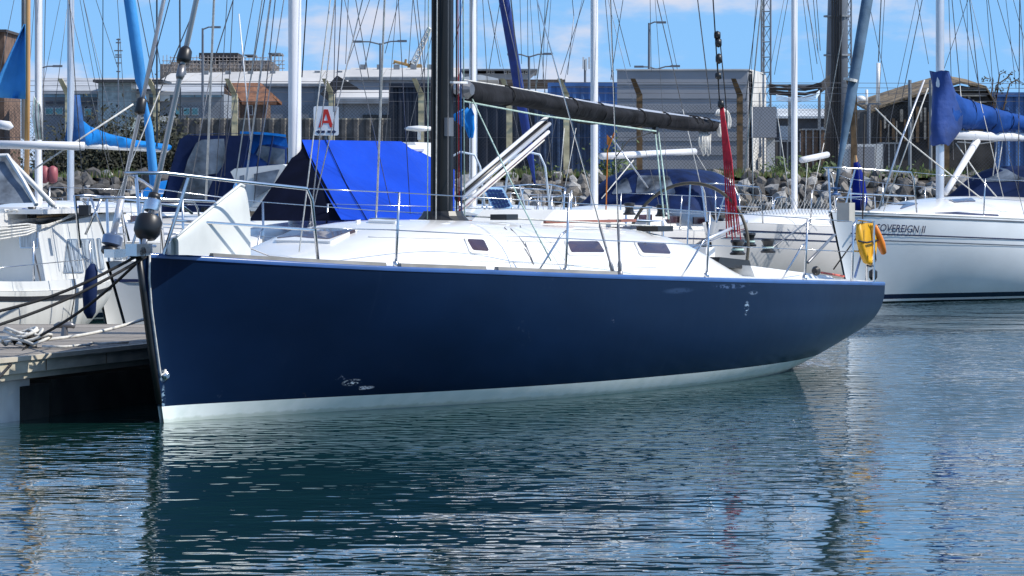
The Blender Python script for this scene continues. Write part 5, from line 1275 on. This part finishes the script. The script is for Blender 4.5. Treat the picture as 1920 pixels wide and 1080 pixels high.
def yacht_h():
    b = simple('motor_sailer', 'white sailing yacht with varnished wooden spar and blue triangular sail at the left', -8.0, 46.8, 63, 9.5, 3.0, 1.25, 1.1, 3.6, 12, .045, MASTW, roof=.42); R = b.root
    b.line('wooden_spar', [b.near(50, 330, 49.5), b.near(52, 150, 49.6), b.near(55, -900, 50)], .035, WOOD, 10)
    b.line('grey_spar', [b.near(44, 260, 49.9), b.near(45, -500, 50)], .03, M('grey_spar_paint', (.25, .24, .24), .5), 8)
    rows = []
    for i in range(9):
        v = i/8; yr = lerp(45, 186, v); xl = lerp(46, -20, v); yl = lerp(45, 182, v)
        rows.append([b.near(lerp(xl, 48, j/8), lerp(yl, yr, j/8), 49.4+.15*sin(pi*j/8)) for j in range(9)])
    MB().slab(rows, (.0, .012, 0)).build('triangular_sail', SKYB, R, smooth=True)
    MB().tube([b.near(-60, 270, 48.5), b.near(158, 274, 48.3)], .055, 12).build('boom', MASTW, R, smooth=True)
    MB().tube([b.near(-10, 232, 48.6), b.near(18, 236, 48.6), b.near(25, 238, 48.6)], [.06, .06, .01], 10).build('rolled_fender', MASTW, R, smooth=True)
    MB().tube([b.near(18, 300, 48), b.near(62, 345, 48), b.near(100, 385, 47.5)], .035, 8).build('gallows_leg', WHITE, R, smooth=True)
    for k in range(7): b.line('rope_bundle', [b.near(64+k*2, 180+3*k, 49.2), b.near(60+3*k, 215, 49.2), b.near(68+2*k, 262, 49.2)], .009, [ROPEW, ROPEG, DSTEEL][k % 3])
    ws = MB().slab([[b.near(-70, 296, 47.2), b.near(14, 292, 47.2)], [b.near(-70, 340, 46.9), b.near(44, 340, 46.9)], [b.near(-70, 384, 46.6), b.near(66, 380, 46.6)]], (0, .03, 0)).build('windscreen', CLEARP, R)
    MB().tube([b.near(14, 292, 47.1), b.near(44, 340, 46.8), b.near(68, 384, 46.5)], .03, 7).build('screen_frame', WHITE, ws)
    MB().tube([b.near(-70, 294, 47.1), b.near(16, 291, 47.1)], .025, 7).build('screen_frame', WHITE, ws)
    b.line('topping_line', [b.near(60, 320, 48.3), b.near(250, 195, 48.5)], .012, ROPEW)
    return b
YH = yacht_h()
def fendersred():
    for x, lab in ((83, 'left one of two dull red fenders behind the leftmost mast'), (99, 'right one of two dull red fenders behind the leftmost mast')):
        MB().tube([P(x, 344, 52), P(x, 341, 52), P(x, 328, 52), P(x, 315, 52), P(x, 311, 52)], [.02, .06, .075, .065, .02], 12).lone('fender', M('faded_red_pvc', (.32, .08, .09), .5, var=.15), lab, 'fender', 'dull red fenders', smooth=True)
fendersred()
def yacht_c():
    b = simple('small_sloop', 'white sloop with bright blue sail cover on its boom, left background', -8.7, 56.8, 63, 8.8, 2.8, 1.1, 1.0, 3.5, 11.5, .05, ALU, roof=.36); R = b.root
    MB().tube([b.at(150, 272, 0), b.at(312, 280, 0)], .055, 10).build('boom', MASTW, R, smooth=True)
    pts = []; ra = []; rb = []
    for x, yt, yb in ((140, 215, 268), (165, 236, 270), (200, 250, 271), (250, 262, 275), (310, 270, 279)):
        p = b.at(x, (yt+yb)/2, 0); pts.append(p); rb.append((b.at(x, yt, 0).z-b.at(x, yb, 0).z)/2); ra.append(.12)
    c = b.bag('sail_cover', pts, ra, rb, BRIGHT, n=16, seed=3)
    MB().tube([b.at(141, 268, 0), b.at(141, 225, 0), b.at(140, 178, 0)], [.17, .13, .085], 12).build('cover_collar', M('darker_blue_canvas', (.008, .10, .33), .7, var=.3, bump=.03, bsc=4), c, smooth=True)  # collar in a darker blue than the rest of the cover
    return b
YC = yacht_c()
def motorboat():
    b = Boat('cabin_cruiser', 'small cabin cruiser under a bright blue cover below the blue sail cover', 'motorboat', -8.4, 67.5, 63, 6.5, 2.4, .95, .85); b.hull(WHITE, DECK, 24, 12); R = b.root
    b.roof([(1.0, .4, .0), (1.8, .8, .45), (2.6, .95, .55), (4.6, .95, .55)], WHITE)
    o, bv = b.hood(3.9, 5.8, .85, .42, BRIGHT, zb=1.5, slope=.5)
    for c in ([(195, 332), (240, 330), (290, 330), (290, 338), (195, 340)],): b.patch(b.roof_bvh, c, 3, .01, 'window', GLASS)
    b.pulpit(1.0, .4); b.rails([2.0, 3.5], .4)
motorboat()
def canopy_boat():
    b = Boat('canopied_cruiser', 'cruiser with a big navy canvas canopy and clear windows behind the foredeck', 'motorboat', -4.95, 43.6, 63, 6.6, 2.8, 1.15, 1.0); b.hull(WHITE, DECK, 24, 12); R = b.root
    b.roof([(.9, .4, .0), (1.6, .9, .25), (2.4, 1.1, .34), (5.0, 1.1, .34)], WHITE)
    zt_ = b.near(400, 252, 46).z; zb_ = b.near(400, 392, 46).z
    prof = [(300, 392), (316, 330), (336, 262), (350, 253), (400, 251), (450, 251)]
    def panel(name, pts, mt, Y, dy=2.0, parent=None, th=.03):
        return MB().prism([b.near(x, y, Y) for x, y in pts], b.I.to_3x3() @ V((0, th, 0))).build(name, mt, parent or R)
    # near wall of the canopy and curved front/top
    rows = []
    for x, y in [(294, 398)]+prof+[(472, 253)]: rows.append([b.near(x, y, 45.2), b.near(x+3, y-1, 46.2), b.near(x+8, y, 47.4)])
    o = MB().slab(rows, b.I.to_3x3() @ V((.015, 0, .0))).build('canopy', NAVY, R, smooth=True)
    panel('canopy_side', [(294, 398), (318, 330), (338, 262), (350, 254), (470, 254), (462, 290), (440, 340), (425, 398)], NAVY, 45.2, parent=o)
    for c in ([(352, 300), (368, 268), (378, 262), (420, 260), (424, 300), (408, 325), (370, 330), (345, 325)], [(330, 372), (345, 335), (400, 335), (385, 372)]): panel('canopy_window', c, CLEARP, 45.17, parent=o, th=.02)
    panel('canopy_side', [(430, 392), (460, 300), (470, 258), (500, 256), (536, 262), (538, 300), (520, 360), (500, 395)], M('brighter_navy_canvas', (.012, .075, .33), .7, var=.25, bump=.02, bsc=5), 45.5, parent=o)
    MB().slab([[b.near(x, 251+6*((x-450)/86)**2, y) for y in (45.3, 46.2, 47.4)] for x in (450, 470, 500, 520, 536)], (0, 0, .03)).build('canopy_top', BRIGHT, o)
    panel('canopy_valance', [(456, 254), (500, 252), (536, 258), (540, 277), (512, 270), (486, 272), (474, 290), (466, 280)], M('brighter_blue_canvas', (.008, .11, .42), .7, var=.3, bump=.02, bsc=5, spec=.12), 45.42, parent=o)  # valance in a brighter blue than the canopy sides
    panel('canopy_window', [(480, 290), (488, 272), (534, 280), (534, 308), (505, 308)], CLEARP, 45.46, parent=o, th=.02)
    for x in (466, 492, 512): MB().tube([b.near(x-30, 392, 45.1), b.near(x-8, 300, 45.1), b.near(x, 254, 45.1)], .012, 5).build('canopy_seam', NAVY, o)
    # pale wheelhouse
    wh = MB().prism([b.near(x, y, 44.2) for x, y in ((432, 322), (440, 316), (530, 308), (548, 318), (540, 396), (470, 396))], b.I.to_3x3() @ V((.3, .8, 0))).build('wheelhouse', WHITE2, R)
    panel('window', [(476, 326), (520, 318), (524, 318), (510, 352), (478, 372)], CLEARP, 44.17, parent=wh, th=.02); panel('window', [(449, 330), (458, 328), (458, 346), (449, 348)], CLEARP, 44.17, parent=wh, th=.02)
    b.pulpit(1.2, .5)
canopy_boat()
# A: white motor yacht at the left edge
def yacht_a():
    b = Boat('motor_cruiser', 'white motor cruiser with large side windows lying at the left end of the pontoon', 'motorboat', -6.75, 33.6, 81, 8.6, 2.5, 1.0, .72, rake=.6,
             zs_tab=[(0, 1.02), (.3, .80), (.6, .72), (1, .73)]); R = b.root
    b.hull(WHITE2, DECK, 30, 16)
    for sd_ in (-1, 1): b.stripe(.05, .995, .05, .045, M('black_rubber', (.012, .012, .015), .6), side=sd_, off=.012, name='rubbing_strake')
    for sd_ in (-1, 1):
        rows = [[V((x, sd_*(b.bs(x)-.02), b.zs(x))), V((x, sd_*(b.bs(x)-.04), b.zs(x)+.10)), V((x, sd_*(b.bs(x)-.09), b.zs(x)+.10))] for x in [.2+i*.42 for i in range(21)]]
        MB().grid(rows).build('bulwark', WHITE2, R)
    # cabin: side wall with slanted big windows, front wall in shade
    nb = .86
    A = b.at(84, 500, nb); Bk = b.at(235, 500, nb); top_f = b.at(72, 428, nb-.08); top_b = b.at(226, 398, nb-.08)
    base_z = b.zs(3)-.02
    def mir(p): return V((p.x, -p.y, p.z))
    f_lo = V((A.x, -nb, base_z)); r_lo = V((Bk.x, -nb, base_z)); f_hi = V((top_f.x, -nb+.1, top_f.z)); r_hi = V((Bk.x, -nb+.1, top_b.z+.02)); f_mid = V((A.x-.02, -nb+.02, A.z+.1))
    pts = [f_lo, r_lo, r_hi, f_hi]; vs = pts+[mir(p) for p in pts]
    MB().add(vs, [(0, 1, 2, 3), (7, 6, 5, 4), (0, 3, 7, 4), (1, 5, 6, 2), (3, 2, 6, 7)]).build('cabin', WHITE2, R)
    cb = BVHTree.FromPolygons(vs, [(0, 1, 2, 3), (7, 6, 5, 4), (0, 3, 7, 4), (1, 5, 6, 2), (3, 2, 6, 7)])
    for c in ([(123, 448), (143, 448), (155, 512), (116, 512)], [(147, 448), (174, 447), (182, 508), (159, 511)], [(178, 447), (186, 446), (194, 505), (186, 507)], [(205, 446), (222, 445), (229, 486), (212, 489)], [(35, 431), (70, 431), (72, 466), (38, 466)]):
        b.patch(cb, c, 3, .015, 'window', STEEL, inset=2, imat=M('curtained_glass', (.33, .38, .43), .08, var=.5, sc_=7, stretch=(3, 3, .3)))
    # cabin roof slabs stepping up
    MB().box(((A.x+Bk.x)/2, 0, top_b.z+.03), (Bk.x-A.x+.3, 1.75, .05)).build('roof', WHITE, R)
    MB().prism([b.at(0, 400, .5), b.at(230, 388, .5), b.at(230, 398, .5), b.at(-10, 430, .5)], (0, 1.1, 0)).build('upper_roof', WHITE, R)
    for z_, mt in ((0, TOERAIL), (.03, M('tan_rope', (.45, .30, .16), .8))): b.line('handrail', [b.at(70, 412, .7)+V((0, 0, z_)), b.at(235, 400, .7)+V((0, 0, z_))], .012, mt)
    for k in range(5): b.line('sheet_rope', [b.at(-5, 425+k*6, .8), b.at(50, 420+k*5, .8), b.at(90+k*8, 425-k*4, .8), b.at(150, 398-k*2, .75)], .010, ROPEW)
    rn = random.Random(9)
    for k in range(6):
        c0 = b.at(20+k*34, 404-k*1.5, .55); a0 = rn.uniform(0, 6)
        b.line('rope_coil', [c0+V((rn.uniform(.05, .12)*cos(a0+q), .07*sin(a0+q), .03+.03*abs(sin(q)))) for q in [2*pi*j/10 for j in range(11)]], .011, [ROPEW, ROPEB, ROPEW][k % 3], 5)
    for px_, mt_ in ((60, BLACK), (105, DSTEEL), (205, BLACK)): MB().lathe(b.at(px_, 402, .6), [(.05, -.04), (.055, 0), (.035, .04), (.05, .08)], 12).build('winch', mt_, R, smooth=True)
    # side deck stanchions and lines
    for px in (62, 168):
        b.line('stanchion', [b.at(px+2, 548, 1.12), b.at(px, 452, 1.12)], .012, STEEL)
    b.line('brace', [b.at(64, 475, 1.12), b.at(80, 545, 1.0)], .010, DSTEEL)
    b.line('guard_wire', [b.at(-10, 503, 1.12), b.at(62, 496, 1.12), b.at(168, 486, 1.12)], .005, STEEL)
    b.line('guard_wire', [b.at(-10, 546, 1.12), b.at(62, 540, 1.12), b.at(168, 530, 1.12)], .005, STEEL)
    # pushpit with stern light, anchor hanging
    b.line('pushpit', [b.near(150, 465, 40), b.near(140, 367, 40), b.near(160, 366, 40), b.near(262, 378, 41), b.near(345, 388, 42), b.near(360, 400, 42.2)], .017, STEEL, 8)
    for (x0, y0, x1, y1) in ((170, 370, 195, 440), (222, 374, 242, 452), (190, 372, 160, 440)): b.line('pushpit_leg', [b.near(x0, y0, 40.6), b.near(x1, y1, 40.6)], .014, STEEL, 7)
    MB().box(b.near(159, 394, 39.8), (.11, .11, .11)).build('stern_lamp', BLACK, R)
    b.line('anchor_shank', [b.at(118, 612, 1.2), b.at(128, 572, 1.2)], .014, STEEL); MB().box(b.at(125, 582, 1.2), (.05, .05, .16)).build('anchor', DSTEEL, R)
    b.line('fender_line', [b.at(135, 500, 1.2), b.at(142, 545, 1.28), b.at(130, 612, 1.28)], .006, ROPEK)
    return b
YA = yacht_a()
# running and standing rigging seen against the sky: (boat, x_top, y_top, x_bottom, y_bottom, distance, width, material)
T, Wt, K_ = DSTEEL, ROPEW, ROPEK
def rig():
    lst = [(YH, 85, 0, 79, 300, 50, .006, T), (YH, 75, 0, 72, 300, 50, .008, Wt), (YC, 126, 17, 104, 190, 58, .005, T), (YC, 156, 0, 187, 150, 60, .005, T), (YC, 150, 0, 205, 300, 60, .005, T),
    (YC, 193, 0, 192, 300, 59, .007, K_), (YC, 180, 0, 222, 130, 60, .005, T), (YH, 130, 0, 158, 390, 48, .006, T), (YA, 258, 0, 292, 170, 45, .006, T), (YA, 280, 0, 300, 120, 46, .005, T), (YH, 318, 0, 262, 210, 47, .007, T),
    (YC, 294, 0, 294, 275, 58, .015, GREYPOLE), (YC, 337, 0, 338, 225, 60, .015, GREYPOLE), (YB, 401, 0, 386, 375, 38, .013, Wt), (YB, 437, 0, 396, 130, 38, .006, T), (YB, 396, 130, 355, 365, 38, .006, T), (YB, 372, 0, 300, 170, 37, .006, T), (YB, 300, 170, 215, 380, 37, .006, Wt), (YB, 437, 0, 421, 330, 40, .005, T),
    (YB, 496, 0, 470, 150, 40, .006, T), (YB, 507, 0, 466, 300, 39, .011, Wt), (YB, 466, 300, 455, 380, 39, .011, Wt), (YB, 516, 0, 476, 380, 39.5, .006, T), (YB, 532, 0, 485, 300, 39.8, .006, Wt), (YB, 575, 0, 566, 145, 39.6, .007, K_),
    (YB, 619, 0, 583, 300, 40, .006, Wt), (YB, 629, 0, 625, 210, 41, .005, T), (YB, 641, 0, 620, 330, 41, .006, T), (YG, 653, 0, 648, 120, 50, .005, T), (YG, 667, 0, 692, 150, 50, .006, T), (YG, 693, 0, 648, 130, 50, .005, T), (YG, 711, 0, 683, 130, 50, .006, T),
    (YG, 748, 0, 722, 100, 50, .005, T), (YG, 774, 0, 766, 120, 51, .005, T), (YG, 775, 0, 806, 260, 50, .006, T), (YG, 782, 0, 796, 140, 50, .006, T), (YG, 797, 0, 795, 300, 50, .005, T), (YG, 868, 10, 856, 70, 50, .005, T), (YG, 905, 0, 914, 160, 51, .005, T),
    (YG2, 938, 0, 917, 130, 62, .006, T), (YG2, 915, 0, 938, 125, 62, .006, T), (YG, 958, 0, 975, 165, 53, .010, T), (YG2, 975, 0, 978, 120, 62, .005, T), (YG2, 989, 0, 990, 125, 62, .005, T), (YF, 1028, 0, 1004, 170, 60, .010, Wt), (YF, 1022, 0, 1018, 150, 60, .005, T),
    (YF, 1073, 0, 1076, 30, 62, .006, T), (YF, 1076, 30, 1064, 140, 62, .006, T), (YF, 1095, 0, 1051, 140, 62, .006, T), (YF, 1135, 0, 1148, 150, 62, .006, T), (YF, 1150, 0, 1182, 125, 62, .006, T), (YF, 1168, 0, 1145, 150, 62, .006, T), (YF, 1219, 0, 1221, 135, 62, .005, T),
    (YF, 1232, 0, 1280, 205, 63, .008, T), (YF, 1280, 205, 1318, 365, 63, .007, Wt), (YF, 1243, 0, 1270, 130, 63, .005, T), (YF, 1080, 240, 1050, 400, 62, .006, Wt), (YF, 1058, 240, 1050, 335, 62, .008, Wt),
    (SOV, 1421, 0, 1398, 190, 56, .007, T), (SOV, 1428, 0, 1396, 320, 56, .011, Wt), (SOV, 1477, 0, 1452, 140, 60, .005, T), (SOV, 1506, 0, 1524, 150, 60, .005, T), (SOV, 1514, 0, 1532, 120, 60, .006, T), (SOV, 1525, 0, 1534, 100, 60, .006, T), (SOV, 1531, 0, 1538, 95, 60, .006, T), (SOV, 1410, 200, 1412, 380, 60, .009, Wt),
    (SOV, 1590, 0, 1545, 262, 60, .007, Wt), (SOV, 1628, 0, 1667, 180, 59, .005, T), (SOV, 1652, 0, 1647, 116, 59, .009, T), (SOV, 1729, 0, 1690, 190, 59, .007, T), (SOV, 1720, 0, 1741, 120, 59, .005, T), (SOV, 1740, 165, 1655, 400, 57, .010, Wt), (SOV, 1455, 200, 1482, 380, 58, .007, Wt),
    (SOV, 1779, 0, 1788, 300, 60, .006, T), (SOV, 1785, 0, 1800, 160, 60, .007, T), (SOV, 1800, 160, 1822, 415, 60, .007, Wt), (SOV, 1800, 0, 1836, 165, 60, .006, T), (SOV, 1815, 0, 1768, 135, 60, .005, T), (SOV, 1813, 0, 1816, 170, 60, .005, T), (SOV, 1818, 0, 1838, 190, 60, .008, T), (SOV, 1850, 0, 1864, 200, 61, .006, T),
    (SOV, 1853, 0, 1873, 140, 61, .006, T), (SOV, 1870, 0, 1912, 140, 61, .006, T), (SOV, 1886, 0, 1905, 165, 61, .005, T), (SOV, 1900, 0, 1930, 110, 61, .005, T), (SOV, 1912, 0, 1909, 400, 61, .009, T), (SOV, 1838, 190, 1885, 385, 60, .006, Wt)]
    for bt_, x0, y0, x1, y1, Y, r, m in lst:
        p = bt_.near(x1, y1, Y); q = bt_.near(x0, y0, Y)
        if y0 < 5:
            k = min((11.5-p.z)/(q.z-p.z), 2.6) if abs(x0-x1) > 60 else (11.5-p.z)/(q.z-p.z); q = p+(q-p)*k
        bt_.line('rigging_line', [p, q], r, m, 5)
rig()
def extras():
    # sky blue furled genoa at left belongs to the far small sloop's neighbour (motor sailer)
    b = YH; p, q = b.near(293, 412, 44), b.near(268, 160, 44); t_ = b.near(243, 0, 44); e = up(q, t_, 10.8)
    pts = [p, b.near(288, 330, 44), b.near(279, 240, 44), b.near(272, 195, 44), b.near(266, 170, 44), b.near(264, 150, 44), t_, e]
    MB().tube(pts, [.03, .055, .05, .028, .03, .068, .070, .02], 12).build('furled_genoa', SKYB, b.root, smooth=True)
    # whip antenna
    YB.line('whip_aerial', [YB.near(470, 262, 41), YB.near(448, 26, 41)], .008, WHITE, 6)
extras()
# ------------------------------------------------------------------ pontoon, ropes
def pontoon():
    z = .50
    t = thing('pontoon', 'weathered timber mooring pontoon at the bow of the blue yacht', 'pontoon', (-5.0, 33, 0))
    e = V(((0-960)/F*28.06, 28.06, 0)); f = V(((266-960)/F*30.65, 30.65, 0)); d = (f-e).normalized()
    def nx(y): return e.x+(y-e.y)*d.x/d.y
    y = 24.6; mb = MB()
    while y < 35.0:
        x1 = nx(y+.07)-.04; x0 = -11.5 if y < 33.2 else -5.3
        mb.box(((x0+x1)/2, y+.068, z-.015+random.uniform(-.0015, .0015)), (x1-x0, .128, .03)); y += .145
    # strip to the right along the far side, behind the blue yacht
    mb.build('deck_boards', M('grey_decking', (.30, .27, .235), .85, var=.25, sc_=3, stretch=(.3, 5, 1), bump=.003), t, world=True, kind='stuff')
    nrm = V((d.y, -d.x, 0))
    FM = M('pale_treated_timber_', (.50, .46, .36), .85, var=.15, sc_=4, stretch=(1, 1, 3), bump=.003)
    L = 12; c = e+d*(L/2-4.0)
    R3 = Matrix.Rotation(math.atan2(d.y, d.x), 3, 'Z')
    for zc, h, off, mt in ((z-.012, .035, .05, M('pale_edge_board', (.52, .47, .38), .8, var=.1)), (z-.078, .09, .03, FM), (z-.150, .045, .0, FM)):
        MB().box(c+nrm*off+V((0, 0, zc)), (L, .05, h), R3).build('fascia_board', mt, t, world=True)
    for k in range(4): MB().box(e+d*(k*1.15-1.6)+nrm*.062+V((0, 0, z-.078)), (.006, .004, .085), R3).build('board_joint', POSTB, t, world=True)
    FLT = M('shadow_dark_float', (.035, .035, .028), .9, var=.35, sc_=3)
    PF = M('bright_water_pale', (.66, .65, .60), .8, var=.12, sc_=3)
    for k in range(4): MB().box(e+d*(.30-k*.80)-nrm*.42+V((0, 0, .0)), (.76, .7, .62), R3).build('bright_water_block', PF, t, world=True)  # pale blocks added below the deck edge to stand in for bright water
    MB().box(e+d*2.6-nrm*.45+V((0, 0, .03)), (2.9, .7, .5), R3).build('float', FLT, t, world=True)  # dark box fills the gap under the deck, shadow put into its colour
    MB().box(e+d*.75-nrm*.30+V((0, 0, .10)), (.5, .5, .32), R3).build('float_bracket', FLT, t, world=True)
    for k, yy in enumerate((33.6,)):
        xr = nx(yy)-.25+.25; MB().box((xr-1.2, yy, .08), (2.0, 1.3, .5)).build('float', FLT, t, world=True)
    MB().box((-7.0, 33, .36), (6, .08, .1)).build('beam', FM, t, world=True)
    # cleats on pontoon
    pos = [P(121, 632, 1.33*F/(632-HY))]; 
    for i, (px, py, lab) in enumerate(((121, 632, 'dark mooring cleat in the middle of the pontoon deck'), (62, 652, 'mooring cleat wrapped in black and white rope at the pontoon edge'))):
        Y = (EYE-z)*F/(py-HY); p = P(px, py, Y); t2 = thing('mooring_cleat', lab, 'cleat', (p.x, p.y, z), 1.2)
        q = V((p.x, p.y, z))
        MB().tube([q+V((0, 0, 0)), q+V((0, 0, .09))], [.035, .025], 10).build('pillar', DSTEEL, t2, world=True)
        MB().tube([q+V((-.09, 0, .09)), q+V((-.05, 0, .105)), q+V((.05, 0, .105)), q+V((.09, 0, .09))], [.018, .028, .028, .018], 8).build('horn', DSTEEL, t2, smooth=True, world=True)
    # heap of line at the edge cleat
    rnd = random.Random(2); q = V((p.x, p.y, z))
    for lab, mt, n, s_ in (('white mooring rope heaped round the pontoon cleat', ROPEW, 9, 1.0), ('black mooring rope knotted over the pontoon cleat', ROPEK, 7, .75)):
        mb = MB()
        for k in range(n):
            a0 = rnd.uniform(0, 6); rx = rnd.uniform(.05, .15)*s_; cx = rnd.uniform(-.12, .08); mb.tube([q+V((cx+rx*cos(a0+a), rnd.uniform(-.02, .02)+rx*.8*sin(a0+a), .02+.06*abs(sin(a+k))*s_+.01*k)) for a in [2*pi*j/12 for j in range(12)]], .013, 6, closed=True)
        mb.lone('rope_heap', mt, lab, 'rope', smooth=True)
    def sagline(a, b_, sag, k=12): return [a.lerp(b_, i/k)-V((0, 0, sag*sin(pi*i/k))) for i in range(k+1)]
    bow = B1.Wm @ V((.0, -.03, 1.30))
    E = lambda x, y, Y: P(x, y, Y)
    MB().tube(sagline(bow, E(-30, 590, 27.5), .06), .012, 7).lone('mooring_line', ROPEK, 'uppermost of the three black mooring lines from the bow of the blue yacht', 'mooring line', smooth=True)
    MB().tube(sagline(bow+V((.02, .02, -.03)), E(-30, 618, 27.2), .05), .012, 7).lone('mooring_line', ROPEK, 'middle one of the three black mooring lines from the bow of the blue yacht', 'mooring line', smooth=True)
    MB().tube(sagline(bow+V((-.02, .02, -.05)), q+V((.03, 0, .08)), .05)+[q+V((-.05, -.1, .0)), E(0, 706, 27.0), E(-30, 730, 26.6)], .012, 7).lone('mooring_line', ROPEK, 'steepest black mooring line running from the bow down to the roped cleat', 'mooring line', smooth=True)
    MB().tube(sagline(q+V((.05, 0, .06)), E(272, 598, 31.0), .03)+[E(380, 575, 32)], .014, 7).lone('mooring_line', ROPEW, 'white mooring line from the roped cleat running behind the blue bow', 'mooring line', smooth=True)
    for k, (y0, y1) in enumerate(((636, 641), (644, 650))):
        MB().tube([V((P(x, y, (EYE-z)*F/(y-HY)).x, (EYE-z)*F/(y-HY), z+.02)) for x, y in ((-20, y0), (20, y0+1), (45, y1), (64, y1))], .014, 6).lone('slack_rope', ROPEW, ['far strand of white rope lying on the pontoon at the left edge', 'near strand of white rope lying on the pontoon at the left edge'][k], 'rope', smooth=True)
    MB().tube([V((P(x, y, (EYE-z)*F/(y-HY)).x, (EYE-z)*F/(y-HY), z+.02)) for x, y in ((80, 654), (120, 655), (165, 651), (173, 648), (185, 649), (240, 646))], .012, 6).lone('slack_rope', ROPEW, 'thin white rope lying along the pontoon edge right of the roped cleat', 'rope', smooth=True)
pontoon()
